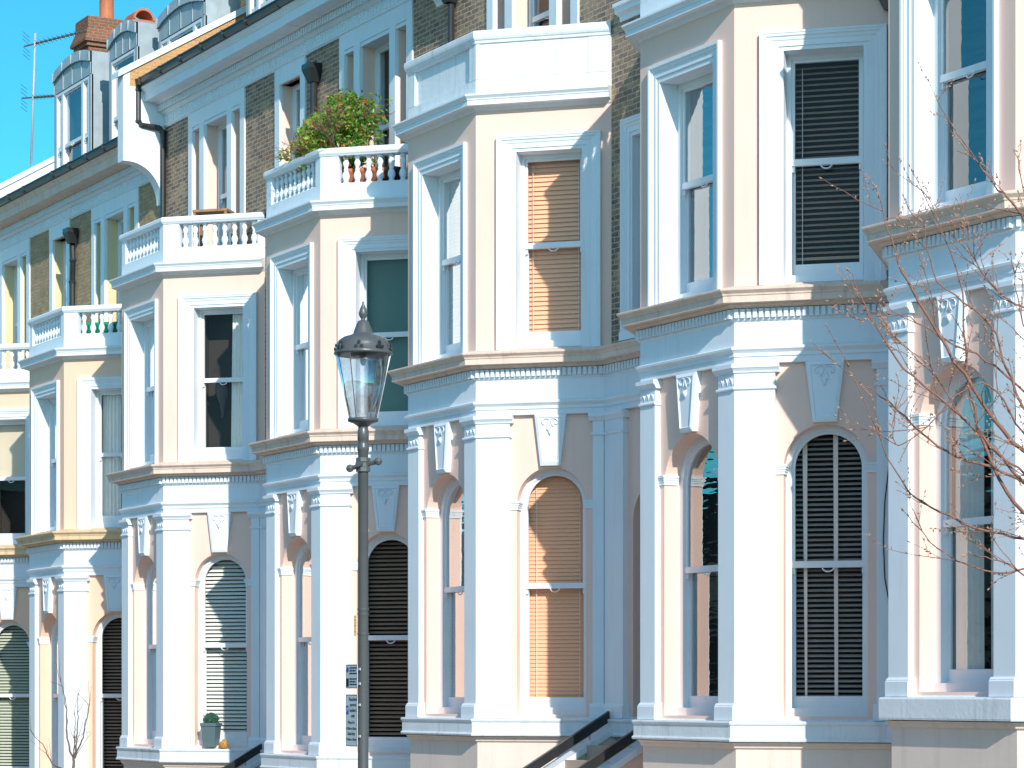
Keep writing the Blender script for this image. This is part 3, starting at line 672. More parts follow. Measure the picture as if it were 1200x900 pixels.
def party_wall(root, x, mat='trim', side='brick_o', top_end=2.75, foot=9.12):
    """wall between two roofs: corbelled end, sloping coping; x local"""
    zc = lambda y: 11.40+.596*(y-.42)
    mb = MB(); w = .13
    prof = [(.46, 9.86), (.46, 11.25), (.50, zc(.5)-.13), (top_end, zc(top_end)-.13), (7, 13.0), (7, 9), (YB, 9.0)]
    # curved underside
    k = 12; cur = [(.56+(YB-.06-.56)*math.sin((1-i/k)*math.pi/2), foot+(9.80-foot)*math.cos((1-i/k)*math.pi/2)) for i in range(k+1)]
    pts = [(YB+.3, foot)]+cur+[(.46, 9.80)]+prof[1:4]+[(top_end, foot)]
    n = len(pts)
    mb.add([(x-w, y, z) for y, z in pts]+[(x+w, y, z) for y, z in pts], [tuple(range(n)), tuple(reversed(range(n, 2*n)))]+[(i, n+i, n+(i+1) % n, (i+1) % n) for i in range(n)])
    pw = mb.build('party_wall', M[mat], root, dz=ZB)
    mb = MB()                                          # brick flank above the gutter
    a = [(.58, 11.1), (.58, zc(.58)-.128), (top_end, zc(top_end)-.128), (top_end, 11.2)]
    mb.add([(x+w+.004, y, z) for y, z in a], [(0, 1, 2, 3)])
    mb.build('brick_flank', M[side], pw, dz=ZB, fix=False)
    mb = MB(); v = []
    ys = [.36, .38, top_end]
    for y, d in ((.36, -.03), (.40, 0), (top_end, 0)):
        v += [(x-.17, y, zc(y)-.135), (x+.17, y, zc(y)-.135), (x+.17, y, zc(y)-.015+d), (x-.17, y, zc(y)-.015+d)]
    mb.add(v, [(0,1,2,3), (8,11,10,9)]+[(o+j, o+(j+1) % 4, o+4+(j+1) % 4, o+4+j) for o in (0, 4) for j in range(4)])
    mb.build('coping', M['trim'], pw, dz=ZB)
    return pw

def dormer(root, x0, x1, yf, zt=13.45, lights=3, depth=2.6):
    """lead clad dormer with a segmental head; local x, reference heights"""
    F = Face((0, yf), (1, 0)); xc = (x0+x1)/2; hw = (x1-x0)/2
    mb = MB(); k = 12; zb = 11.2; ze = zt+.14; rise = .16
    arc = [(x0+(x1-x0)*i/k, zt+.45+rise*(1-((2*i/k)-1)**2)) for i in range(k+1)]
    mid = [(x0+(x1-x0)*i/k, zt+.24+rise*(1-((2*i/k)-1)**2)) for i in range(k+1)]
    low = [(x0+(x1-x0)*i/k, zt) for i in range(k+1)]
    for A, B_, na, nb_ in ((low, mid, .0, .0), (mid, arc, .045, .02)):
        for i in range(k): mb.quad(F(A[i][0], na, A[i][1]), F(A[i+1][0], na, A[i+1][1]), F(B_[i+1][0], nb_, B_[i+1][1]), F(B_[i][0], nb_, B_[i][1]))
    for i in range(k):
        mb.quad(F(mid[i][0], 0, mid[i][1]), F(mid[i+1][0], 0, mid[i+1][1]), F(mid[i+1][0], .045, mid[i+1][1]-.005), F(mid[i][0], .045, mid[i][1]-.005))
        mb.quad(F(arc[i][0], .02, arc[i][1]), F(arc[i+1][0], .02, arc[i+1][1]), F(arc[i+1][0], -depth, arc[i+1][1]), F(arc[i][0], -depth, arc[i][1]))
    for i in range(0, k+1, 3):                         # standing seams
        mb.fbox(F, arc[i][0]-.008, arc[i][0]+.008, .0, .014, zt+.01, mid[i][1]-.01); mb.fbox(F, arc[i][0]-.008, arc[i][0]+.008, .02, .052, mid[i][1]+.01, arc[i][1]-.02)
    for x in (x0, x1): mb.quad((x, yf+.02, zb), (x, yf+depth, zb), (x, yf+depth, zt+.45), (x, yf+.02, zt+.45))
    d = mb.build('dormer', M['lead'], root, dz=ZB)
    for a, b in ((x0, x0+.10), (x1-.10, x1)):
        mb = MB(); mb.fbox(F, a, b, -.05, .002, zb, zt); mb.build('corner_post', M['lead'], d, dz=ZB)
    xs = [x0+.11, x0+.48, x1-.48, x1-.11] if lights == 3 else [x0+.11, x1-.11]
    for a, b in zip(xs, xs[1:]):
        ww = sash_window(root, F, a, b, zb+.1, zt-.02, -.0, False, (zb+zt)/2, [('room', 'dark', .1)] if a != xs[0] or lights < 3 else [('room', 'dark', .1)], .055, False, .06)
        ww.parent = root
    return d

VD = ('slats', 'bl_dark', .056, .048, 28, None, None)
roomD = ('room', 'dark', .35)
HOUSES = [
 ('b5', 'white bay-fronted house behind the bare branches at the right edge', -18.975, .26, -21.23, -15.30, True,
   dict(panel=False, gf=([('curtain', W2-.40, W2+.02, 0), ('curtain', W2+.12, W2+.46, 0), roomD], [VD, roomD]), ff=([roomD], [VD, roomD]))),
 ('b4', 'house with a dark slatted blind on two cream tapes in its arched bay window', -23.485, 0, -25.592, -21.23, False,
   dict(gf=([('room', 'dark', .35)], [('slats', 'bl_dark', .054, .046, 32, None, None), ('tapes', [.70, 1.03]), roomD]),
        ff=([('room', 'dark', .3)], [('slats', 'bl_brown', .060, .052, 32, 4.66, None), ('cords', [.68, 1.3]), roomD]))),
 ('b3', 'house with closed tan blinds and a solid white parapet, left of the double stair rails', -29.21, -.02, -31.50, -25.592, True,
   dict(parapet='solid', gf=([('slats', 'bl_tan', .05, .056, 72, None, None), roomD], [('slats', 'bl_tan', .05, .056, 74, None, None), ('cords', [.70, 1.26])]),
        ff=([('slats', 'bl_tan', .05, .054, 70, None, None), roomD], [('slats', 'bl_tan', .058, .064, 68, None, None), ('cords', [.66, 1.25])]))),
 ('b2', 'house with leafy shrubs on its balustraded balcony, behind the street lamp', -33.785, -.59, -35.892, -31.50, False,
   dict(gf=([roomD], [('slats', 'bl_brown', .060, .052, 34, None, None), roomD]), ff=([('curtain', W2-.4, W2, 0), roomD], [('roller', 'bl_teal', None)]))),
 ('b1', 'house with a grey planter on its arched window sill and a white slatted blind', -39.72, -.60, -42.05, -35.892, True,
   dict(gf=([roomD], [('slats', 'bl_white', .062, .058, 46, None, None), roomD]), ff=([('roller', 'bl_cream', None)], [('curtain', 1.07, 1.34, -.03), ('vase', .86), roomD]))),
 ('b0', 'yellow-cream house with green pots on its balcony, second from the left edge', -44.435, -1.42, -46.542, -42.05, False,
   dict(wall='creamy', cornice='cornice_y', brick='brick_y', reveal='revealy', tri=1, gf=([roomD], [('slats', 'bl_brown', .06, .05, 32, None, None), roomD]), ff=([('roller', 'bl_cream', None)], [('curtain', .60, .95, 0), roomD]))),
 ('bz', 'yellow-cream house cut off by the left edge, with a half lowered tan blind', -50.335, -1.42, -52.70, -46.542, True,
   dict(wall='creamy', cornice='cornice_y', brick='brick_y', reveal='revealy', tri=1, gf=([roomD], [('slats', 'bl_green', .06, .056, 46, None, None), roomD]), ff=([roomD], [('roller', 'bl_cream', 5.66), ('curtain', 1.2, 1.36, 0), roomD]))),
]
H = {}
for key, label, xc, dz, xl, xr, door, cfg in HOUSES:
    H[key] = build_house(key, label, xc, dz, xl, xr, door, cfg)+(xc, dz, xl, xr)

# party walls: on the left edge of b1 (steps down to b0), left edge of bz, left of b3 and b5
party_wall(H['b1'][0], -41.92+39.72)
party_wall(H['bz'][0], -52.72+50.335, side='trim', top_end=3.1)
party_wall(H['b3'][0], -31.45+29.21, foot=9.58)
party_wall(H['b5'][0], -21.20+18.975)
# dormers on the two left roofs and on the next pair
dormer(H['bz'][0], -49.4+50.335, -47.3+50.335, 1.9)
dormer(H['b0'][0], -46.3+44.435, -44.85+44.435, 1.9, lights=1)
dormer(H['b0'][0], -44.4+44.435, -42.22+44.435, 2.15)
dormer(H['b1'][0], -1.0, 1.1, 2.3)
dormer(H['b2'][0], -.8, 1.3, 2.3)
# chimney on the party wall behind the middle roof end, and the big one far left
def chimney(root, x0, x1, y0, y1, zb, zt, mat, pots):
    mb = MB(); mb.box(x0, x1, y0, y1, zb, zt-.62)
    pr = [(zt-.62, 0), (zt-.55, .05), (zt-.50, .05), (zt-.48, .10), (zt-.42, .10), (zt-.2, .02), (zt, .02)]
    ch = mb.build('chimney', M[mat], root, dz=ZB)
    mb = MB(); loop = [(x0, y1), (x0, y0), (x1, y0), (x1, y1)]
    mb.sweep(loop, [(-.05, zt-.62), (.05, zt-.62), (.05, zt-.55), (.11, zt-.53), (.11, zt-.47), (.02, zt-.22), (.02, zt), (-.05, zt)])
    mb.box(x0-.01, x1+.01, y0-.01, y1, zt-.02, zt+.03)
    mb.build('chimney_cap', M['brick_r'], ch, dz=ZB)
    for y, h, r in pots:
        mb = MB(); c = ((x0+x1)/2, y, zt+.02)
        mb.lathe(c, [(r*1.15, 0), (r*1.1, .03), (r*.98, .05), (r*.95, h*.75), (r*1.08, h*.77), (r*1.08, h*.82), (r*.97, h*.84), (r*1.0, h*.95), (r*1.1, h*.96), (r*1.1, h), (r*.8, h), (r*.8, h*.8)], 16)
        mb.build('chimney_pot', M['terracotta'], ch, smooth=True, dz=ZB)
    return ch
ch = chimney(H['bz'][0], -2.75, -2.0, 3.7, 6.4, 12.0, 15.95, 'brick_r', [(4.25, .95, .16)])
mb = MB()                                              # half-round hooded pot
for s in range(13):
    pass
c0 = Vector((-2.37, 5.0, 15.97+ZB)); seg = 12
mb2 = MB(); ring0 = [(c0.x-.22+.44*0, 0)] 
vs = []; 
for j, xo in enumerate((-.30, .30)):
    for rr in (.25, .20):
        for i in range(seg+1):
            a = math.pi*i/seg; vs.append((c0.x+xo, c0.y+rr*math.cos(a), c0.z+.1+rr*math.sin(a)))
n = seg+1; fs = []
for i in range(seg):
    fs += [(i, i+1, 2*n+i+1, 2*n+i), (n+i, 3*n+i, 3*n+i+1, n+i+1), (i, n+i, n+i+1, i+1), (2*n+i, 2*n+i+1, 3*n+i+1, 3*n+i)]
mb2.add(vs, fs); mb2.box(c0.x-.28, c0.x+.28, c0.y-.26, c0.y+.26, c0.z, c0.z+.1)
o = mb2.build('chimney_pot', M['terracotta'], ch)
chimney(H['b1'][0], -2.35, -1.95, 2.78, 4.2, 11.6, 15.2, 'brick_o', [(3.3, .8, .15)])

# rainwater pipes (parts of their house)
def pipe(root, pts, r=.045, mat='black', hopper=None):
    mb = MB(); mb.tube([(x, y, z) for x, y, z in pts], r, 10)
    for i in range(1, len(pts)-1): mb.tube([(pts[i][0], pts[i][1], pts[i][2]-.02), (pts[i][0], pts[i][1], pts[i][2]+.02)], r*1.25, 10)
    a, b = pts[-2], pts[-1]
    k = int(abs(a[2]-b[2])/1.8)
    for i in range(1, k+1):
        z = a[2]+(b[2]-a[2])*i/(k+1); mb.tube([(a[0], a[1], z-.03), (a[0], a[1], z+.03)], r*1.3, 10)
    if hopper:
        x, y, z = hopper; mb.sweep([(x-.12, y+.1), (x-.12, y-.1), (x+.12, y-.1), (x+.12, y+.1)], [(-.06, z-.28), (-.05, z-.28), (.02, z-.08), (.02, z), (-.02, z), (-.06, z-.1)])
    return mb.build('downpipe', M[mat], root, smooth=False, dz=ZB)
yb = YB
pipe(H['b1'][0], [(-41.80+39.72, .72, 11.24), (-41.80+39.72, .74, 11.05), (-41.80+39.72, .74, 10.50), (-41.78+39.72, .80, 10.44), (-41.74+39.72, 1.10, 10.42), (-41.73+39.72, 1.17, 10.36), (-41.73+39.72, 1.17, 4.3)], .05)
pipe(H['b4'][0], [(-21.31+23.485, 1.16, 7.3), (-21.31+23.485, 1.16, 4.4)], .05, 'lampgrey', (-21.31+23.485, 1.14, 7.42))
pipe(H['b2'][0], [(-35.55+33.785, 1.16, 10.0), (-35.55+33.785, 1.16, 4.4)], .06, 'black', (-35.55+33.785, 1.14, 10.2))
pipe(H['b3'][0], [(-31.1+29.21, 1.16, 9.6), (-31.1+29.21, 1.16, 4.4)], .045, 'black', (-31.1+29.21, 1.12, 9.8))
pipe(H['b1'][0], [(-37.2+39.72+.15, 1.16, 7.5), (-37.2+39.72+.15, 1.16, 4.4)], .05, 'black')
pipe(H['b0'][0], [(-46.3+44.435, 1.16, 9.9), (-46.2+44.435, 1.14, 9.6), (-46.3+44.435, 1.16, 9.2), (-46.3+44.435, 1.16, 4.4)], .055, 'black', (-46.25+44.435, 1.12, 10.2))
# slack cable down b4's end pilaster
mb = MB(); F = H['b4'][2]
mb.tube([F(1.64+.01*math.sin(i), .012, 2.75-.16*i-.0*i) if i else F(1.66, .012, 2.9) for i in range(3)]+[F(1.60, .012, 2.0), F(1.585, .012, 1.6), F(1.60, .012, 1.2), F(1.655, .012, .9)], .007, 6)
mb.build('cable', M['black'], H['b4'][0], smooth=True, dz=ZB)

# ------------------------------------------------------------------ things on sills and balconies
def place(key, F, t, n, z):
    xc, dz = H[key][5], H[key][6]; p = F(t, n, z); return Vector((p[0]+xc, p[1], p[2]+dz))
def planter(loc, r0, r1, h, mat, label, cat='plant pot', group=None, square=False, name='plant_pot'):
    mb = MB(); prof = [(r0*.9, 0), (r0, .01), (r1*.96, h*.86), (r1*1.05, h*.87), (r1*1.05, h), (r1*.92, h), (r1*.88, h*.9), (0, h*.88)]
    mb.lathe((0, 0, 0), prof, 4 if square else 20)
    if square:
        mb.v = [(K*(x-y), K*(x+y), z) for x, y, z in mb.v]
    o = mb.build(name, M[mat], None, smooth=not square); o.location = loc; tag(o, label, cat, group); return o
def leaf_cloud(mb, pts, size, n, jitter=.03, up=.3):
    for _ in range(n):
        c = random.choice(pts); c = Vector(c)+Vector((random.gauss(0, jitter), random.gauss(0, jitter), random.gauss(0, jitter)))
        d = Vector((random.gauss(0, 1), random.gauss(0, 1), random.gauss(up, 1))).normalized(); s = size*random.uniform(.6, 1.25)
        x = d.cross(Vector((random.gauss(0, 1), random.gauss(0, 1), random.gauss(0, 1)))).normalized(); y = d.cross(x)
        a, b, e, f = c-d*s*.5, c+x*s*.24+y*s*.05, c+d*s*.5, c-x*s*.24+y*s*.05
        mb.add([a, b, e, f], [(0, 1, 2, 3)])
def shrub(loc, w, d, h, mat, label, nleaf, seed, pot):
    random.seed(seed)
    t = empty('potted_shrub', loc, label, 'shrub')
    mb = MB(); mb.lathe((0, 0, 0), [(.13, 0), (.18, .24), (.20, .25), (.20, .29), (.17, .29), (.165, .25), (0, .25)], 18); mb.build('pot', M[pot], t, smooth=True)
    mb = MB(); tips = []
    def grow(p, v, l, r, depth):
        q = p+v*l; mid = p+v*l*.5+Vector((random.gauss(0, .02), random.gauss(0, .02), 0))
        mb.tube([p, mid, q], [r, r*.85, r*.7], 5, False)
        if depth == 0: tips.append(q); return
        if depth <= 2: tips.append(q); tips.append(mid)
        for _ in range(3 if depth > 1 else 3):
            nv = (v+Vector((random.gauss(0, .6)*w/max(d, .3)*.9, random.gauss(0, .5), random.gauss(.1, .4)))).normalized()
            grow(q, nv, l*random.uniform(.62, .85), r*.66, depth-1)
    for _ in range(3): grow(Vector((random.gauss(0, .04), random.gauss(0, .04), .24)), Vector((random.gauss(0, .45), random.gauss(0, .35), 1)).normalized(), h*.27, .014, 4)
    lim = [q for q in tips if abs(q.x) < w/2*1.05 and abs(q.y) < d/2*1.1 and .3 < q.z < h+.05]
    mb.build('stem', M['bark'], t, smooth=True)
    mb = MB()
    extra = []
    for _ in range(900):
        a = random.uniform(0, 2*math.pi); u = random.random()**.5; zz = random.uniform(.36, 1)
        pr = math.sqrt(max(.05, 1-((zz-.60)/.44)**2))*(1+.12*math.sin(3*a+seed)+.08*math.sin(5*a+7*zz))
        extra.append(Vector((math.cos(a)*u*w/2*pr, math.sin(a)*u*d/2*pr, zz*h)))
    leaf_cloud(mb, lim+extra, .075, nleaf, .035)
    mb.build('foliage', M[mat], t, fix=False)
    return t
b2 = 'b2'; F2F, F2C = H['b2'][1], H['b2'][2]
zf = 7.565
shrub(place(b2, F2F, 1.08, -.40, zf), 1.2, .8, 1.36, 'leaf2', 'yellow-green leafy shrub with reddish tips, left of the two on the balcony', 4200, 11, 'terracotta')
shrub(place(b2, F2F, 1.75, -.48, zf), 1.05, .8, 1.55, 'leaf', 'taller dark green leafy shrub, right of the two on the balcony', 4200, 12, 'terracotta')
for i, (t, mat, lab) in enumerate(((.36, 'terracotta', 'terracotta pot behind the first gap of the balustrade below the shrubs'), (.56, 'terracotta', 'terracotta pot behind the second gap of the balustrade below the shrubs'),
                                   (.76, 'terracotta', 'terracotta pot behind the third gap of the balustrade below the shrubs'), (.98, 'darkpot', 'dark clay pot to the right of the terracotta pots on the balcony'))):
    planter(place(b2, F2C, t, -.30, zf), .10, .125, .46, mat, lab, group='pots standing behind the shrub balcony balustrade')
F0F, F0C = H['b0'][1], H['b0'][2]
for i, t in enumerate((.42, .58, .74, .92)):
    planter(place('b0', F0C, t, -.27, zf), .09, .115, .44, 'greenpot', ['green glazed pot nearest the corner pier of the yellow-cream balcony', 'second green glazed pot from the corner pier of the yellow-cream balcony', 'third green glazed pot from the corner pier of the yellow-cream balcony', 'green glazed pot farthest from the corner pier of the yellow-cream balcony'][i], group='green pots on the yellow-cream balcony')
random.seed(5)
t = empty('potted_plant', place('b0', F0C, 1.42, -.3, zf+.0), 'small spiky yellow-green plant in a pot on the yellow-cream balcony', 'plant')
mb = MB(); mb.lathe((0, 0, 0), [(.09, 0), (.12, .66), (.13, .68), (.11, .68), (0, .66)], 16); mb.build('pot', M['darkpot'], t, smooth=True)
mb = MB()
for i in range(60):
    a = random.uniform(0, 6.28); l = random.uniform(.15, .3); e = random.uniform(.1, 1.2); d = Vector((math.cos(a)*math.cos(e), math.sin(a)*math.cos(e), math.sin(e))); s = Vector((-math.sin(a), math.cos(a), 0))*.014
    b = Vector((0, 0, .66)); m_ = b+d*l*.6; q = b+d*l-Vector((0, 0, .05))
    mb.add([b-s, b+s, m_+s, q, m_-s], [(0, 1, 2, 3, 4)])
mb.build('foliage', M['leaf2'], t, fix=False)
# sill of b1: square planter with clipped ball, and a small orange ornament beside it
F1F, F1C = H['b1'][1], H['b1'][2]
t = empty('potted_shrub', place('b1', F1C, .80, -.07, -.268), 'blue-grey square planter with a clipped green ball on the arched window sill', 'plant')
mb = MB(); mb.lathe((0, 0, 0), [(.135, 0), (.14, .01), (.175, .33), (.195, .335), (.195, .385), (.165, .385), (.16, .34), (0, .34)], 4)
mb.build('pot', M['greypot'], t); 
mb = MB(); pts_ = []
random.seed(3)
for _ in range(500):
    v = Vector((random.gauss(0, 1), random.gauss(0, 1), random.gauss(0, 1))).normalized()*.125*random.uniform(.86, 1.04); v.z += .42; pts_.append(v)
leaf_cloud(mb, pts_, .032, 1400, .006); mb.build('foliage', M['box'], t, fix=False)
mb = MB(); mb.lathe((0, 0, .42), [(.0, -.115), (.08, -.085), (.115, 0), (.08, .085), (0, .115)], 14); mb.build('stem', M['box'], t, smooth=True)
mb = MB(); mb.lathe((0, 0, 0), [(.04, 0), (.065, .02), (.072, .06), (.058, .1), (.03, .115), (.022, .12), (.026, .135), (.012, .15), (0, .152)], 16)
o = mb.build('ornament', M['orange'], None, smooth=True); o.location = place('b1', F1C, 1.04, -.01, -.29); tag(o, 'small orange round ornament with a dark hole, right of the grey planter', 'ornament')
mb = MB(); mb.lathe((0, 0, 0), [(.02, -.004), (.02, .004)], 10); q = mb.build('hole', M['black'], o); q.rotation_euler = (R(90), 0, R(60)); q.location = (.062*math.sin(R(60))*1.04, -.062*math.cos(R(60))*1.04, .062)
# wooden table top on b1's balcony
t = empty('balcony_table', place('b1', F1C, .70, -.42, zf), 'low wooden table just showing over the white balustrade below the drainpipe', 'table'); t.rotation_euler.z = R(45)
mb = MB(); mb.box(-.30, .30, -.17, .17, .83, .87); mb.build('table_top', M['timber'], t)
for x in (-.27, .27):
    for y in (-.14, .14):
        mb = MB(); mb.box(x-.02, x+.02, y-.02, y+.02, 0, .829); mb.build('leg', M['timber'], t)

# ------------------------------------------------------------------ TV aerial
t = empty('tv_aerial', (-52.72, 2.55, 11.37), 'tall tv aerial mast with two toothed arms against the sky', 'aerial')
mb = MB(); top = Vector((.12, .05, 2.72)); mb.tube([(0, 0, -.1), top*.5, top], .026, 8)
mb.build('mast', M['steel'], t, smooth=True)
def yagi(base, d, L, n, el):
    mb = MB(); d = Vector(d).normalized(); b = Vector(base); mb.tube([b-d*.25, b+d*L], .018, 6)
    s = d.cross(Vector((0, 0, 1))).normalized()
    for i in range(n):
        c = b+d*L*(i+.5)/n; l = el*(1-.35*i/n); mb.tube([c-s*l, c+s*l], .006, 4); mb.tube([c-d*.03, c+d*.03], .03, 6)
    for a in (-1, 1):
        for i in range(3): c = b-d*.2+Vector((0, 0, a*.08*(i+1))); mb.tube([c-s*el, c+s*el], .006, 4)
    mb.build('antenna', M['lampgrey'], t)
yagi(top-Vector((0, 0, .22)), (.55, .80, .22), 1.15, 12, .26)
yagi(top*.5+Vector((0, 0, .0)), (.55, .80, .05), .62, 8, .24)

# ------------------------------------------------------------------ street lamp
LX, LY = -23.36, -4.0
def ground_z(x):
    if x > -14: return -1.72
    if x > -58: return -1.72-(-14-x)*.066
    return -1.72-44*.066
lamp = empty('street_lamp', (LX, LY, ground_z(LX)+.12), 'dark grey street lamp with a tapered glass lantern, standing before the houses', 'street lamp')
g = -(ground_z(LX)+.12)            # eye level in lamp coordinates
zl = lambda z: z+g
mb = MB()
mb.lathe((0, 0, 0), [(.17, 0), (.17, .05), (.13, .08), (.12, .75), (.135, .78), (.10, .85), (.062, .95), (.055, 1.4), (.052, zl(2.45)), (.060, zl(2.46)), (.062, zl(2.50)), (.052, zl(2.52)), (.050, zl(2.56)), (.058, zl(2.57)), (.058, zl(2.66)), (.05, zl(2.68)), (.05, zl(2.70))], 20)
mb.build('post', M['lampgrey'], lamp, smooth=True)
mb = MB(); zc = zl(2.315)                              # ladder clamp with ball ends
mb.lathe((0, 0, zc), [(.055, -.075), (.078, -.07), (.078, -.03), (.068, -.02), (.068, .02), (.078, .03), (.078, .07), (.055, .075)], 8)
ax = Vector((.80, .60, 0)).normalized()
mb.tube([ax*-.15+Vector((0, 0, zc-.03)), ax*.17+Vector((0, 0, zc+.03))], .024, 8)
for s, zz in ((-.15, -.03), (.17, .03)):
    c = ax*s; mb.lathe((c.x, c.y, zc+zz), [(0, -.042), (.03, -.03), (.042, 0), (.03, .03), (0, .042)], 12)
sd = Vector((.6, -.8, 0)); mb.tube([sd*.05+Vector((0, 0, zc)), sd*.12+Vector((0, 0, zc))], .03, 8)
mb.build('ladder_clamp', M['lampgrey'], lamp, smooth=False)
mb = MB()                                              # lantern: base dish, ring, hood, finial
mb.lathe((0, 0, zl(2.70)), [(.05, 0), (.06, .01), (.10, .035), (.155, .055), (.158, .085), (.13, .085), (.1, .06), (.02, .05)], 24)
base = mb.build('lantern_base', M['lampgrey'], lamp, smooth=True)
mb = MB(); mb.lathe((0, 0, zl(2.70)), [(.145, .085), (.282, .735)], 24); mb.build('lantern_glass', M['glass_lamp'], lamp, smooth=True, fix=False)
mb = MB()
for i in range(4):
    a = R(90*i+35); c, s_ = math.cos(a), math.sin(a); mb.tube([(c*.147, s_*.147, zl(2.78)), (c*.283, s_*.283, zl(3.435))], .0055, 6)
mb.build('glazing_bar', M['lampgrey'], lamp)
mb = MB(); z0 = zl(3.43)
mb.lathe((0, 0, z0), [(.25, 0), (.292, 0), (.30, .012), (.292, .035), (.278, .045), (.27, .10), (.25, .145), (.20, .18), (.13, .20), (.105, .215), (.10, .225), (.085, .27), (.062, .325), (.052, .345), (.03, .352), (.022, .362), (.024, .372), (.041, .40), (.046, .425), (.03, .475), (.012, .52), (.014, .535), (0, .55)], 28)
hood = mb.build('lantern_hood', M['lampgrey'], lamp, smooth=True)
mb = MB()                                              # pierced crown with trefoils and small finials
for i in range(8):
    a = R(45*i+10); c, s_ = math.cos(a), math.sin(a); p = Vector((c*.288, s_*.288, z0+.04)); tn = Vector((-s_, c, 0)); up = Vector((-c*.15, -s_*.15, 1)).normalized()
    for dx, dz_ in ((-.028, .02), (.028, .02), (0, .062)):
        q = p+tn*dx+up*dz_; mb.tube([q-Vector((c, s_, 0))*.006, q+Vector((c, s_, 0))*.008], .018, 8)
    if i % 2 == 0: mb.tube([p, p+up*.05, p+up*.09], [.012, .016, .003], 6)
mb.build('hood_ornament', M['black'], hood)
mb = MB(); mb.lathe((0, 0, zl(3.30)), [(.02, .13), (.03, .12), (.035, .08), (.02, .03), (.0, .02)], 14); mb.build('lamp_gear', M['steel'], lamp, smooth=True)
mb = MB(); mb.add([(-.2, -.06, zl(3.41)), (.05, -.15, zl(3.39)), (.2, .08, zl(3.36)), (-.05, .16, zl(3.40))], [(0, 1, 2, 3)]); mb.build('reflector', M['signwhite'], lamp, fix=False)
# inspection strap, tag and cable ties on the post
mb = MB()
for z in (-.55, -.60, -.80): mb.lathe((0, 0, zl(z+1.4)), [(.054, -.008), (.060, -.008), (.060, .008), (.054, .008)], 16)
mb.build('strap', M['lampgrey'], lamp)
# parking signs
def text_obj(body, size, loc, mat, parent, align='CENTER', name='lettering'):
    cu = bpy.data.curves.new('lettering', 'FONT'); cu.body = body; cu.size = size; cu.align_x = align; cu.extrude = .0004
    tmp = bpy.data.objects.new('tmp', cu); col.objects.link(tmp)
    dg = bpy.context.evaluated_depsgraph_get(); me = bpy.data.meshes.new_from_object(tmp.evaluated_get(dg))
    bpy.data.objects.remove(tmp); me.materials.clear(); me.materials.append(M[mat])
    o = bpy.data.objects.new(name, me); col.objects.link(o); o.parent = parent; o.location = loc; o.rotation_euler = (R(90), 0, 0); return o
def sign(z0, z1, w, label, lines, group):
    px, py = LX-.115, LY-.075
    s = empty('parking_sign', (px, py, (z0+z1)/2), label, 'sign', group); h = z1-z0
    mb = MB(); k = 6; r = .02; pts_ = []
    for cx, cz, a0 in ((w/2-r, h/2-r, 0), (-w/2+r, h/2-r, 90), (-w/2+r, -h/2+r, 180), (w/2-r, -h/2+r, 270)):
        for i in range(k+1): a = R(a0+90*i/k); pts_.append((cx+r*math.cos(a), cz+r*math.sin(a)))
    F = Face((0, 0), (1, 0)); bar_poly(mb, F, pts_, -.004, 0); mb.build('plate', M['signface'], s)
    mb = MB(); 
    for zz in (h*.3, -h*.3): mb.box(-.05, w/2+.04, .005, .02, zz-.012, zz+.012)
    mb.build('bracket', M['steel'], s)
    mb = MB(); o_ = [(x*.965, z*(1-.035*w/h)) for x, z in pts_]; i_ = [(x*.93, z*(1-.07*w/h)) for x, z in pts_]
    for i in range(len(o_)):
        j = (i+1) % len(o_); mb.quad((o_[i][0], -.0015, o_[i][1]), (o_[j][0], -.0015, o_[j][1]), (i_[j][0], -.0015, i_[j][1]), (i_[i][0], -.0015, i_[i][1]))
    mb.build('border', M['signtext'], s, fix=False)
    return s, h
s1, h = sign(-.545, -.015, .27, 'lower parking plate on the lamp post, reading Resident permit holders only', None, 'parking plates on the lamp post')
for i, (tx, sz, x) in enumerate((('Resident', .052, .038), ('permit', .052, .038), ('holders', .052, .038), ('only', .052, .038), ('Mon-Fri', .05, 0), ('8.30am-6.30pm', .036, 0), ('Saturday', .05, 0), ('8.30am-1.30pm', .036, 0))):
    text_obj(tx, sz, (x, -.002, h/2-.065-.056*i-(.0 if i < 4 else .012)), 'signtext', s1)
mb = MB(); mb.box(-.118, -.065, -.003, -.001, h/2-.20, h/2-.115); mb.build('panel', M['signblue'], s1); text_obj('P', .075, (-.092, -.0035, h/2-.185), 'signwhite', s1)
s2, h = sign(.045, .29, .27, 'upper small parking plate on the lamp post, with fine print', None, 'parking plates on the lamp post')
mb = MB()
for i in range(7):
    if i == 3: continue
    z = h/2-.035-.028*i
    for a, b in ((-.04, .02), (.028, .07), (.078, .118-.02*(i % 2))): mb.box(a, b, -.0028, -.001, z-.006, z+.006)
mb.build('fine_print', M['signtext'], s2)
mb = MB(); mb.box(-.115, -.06, -.003, -.001, -.10, -.02); mb.build('panel', M['signtext'], s2)
mb = MB(); mb.lathe((0, 0, 0), [(.025, -.001), (.025, .001)], 16); q = mb.build('badge', M['signblue'], s2); q.rotation_euler = (R(90), 0, 0); q.location = (-.085, -.0025, .07)
mb = MB()
for i in range(7): mb.box(-.012-.004*(i % 2), .016, -.062, -.052, .03*i, .03*i+.026)
o = mb.build('tag_strip', M['yellow'], None); o.location = (LX-.045, LY-.01, .58); tag(o, 'yellow and black tag strip strapped to the lamp post above the plates', 'tag')

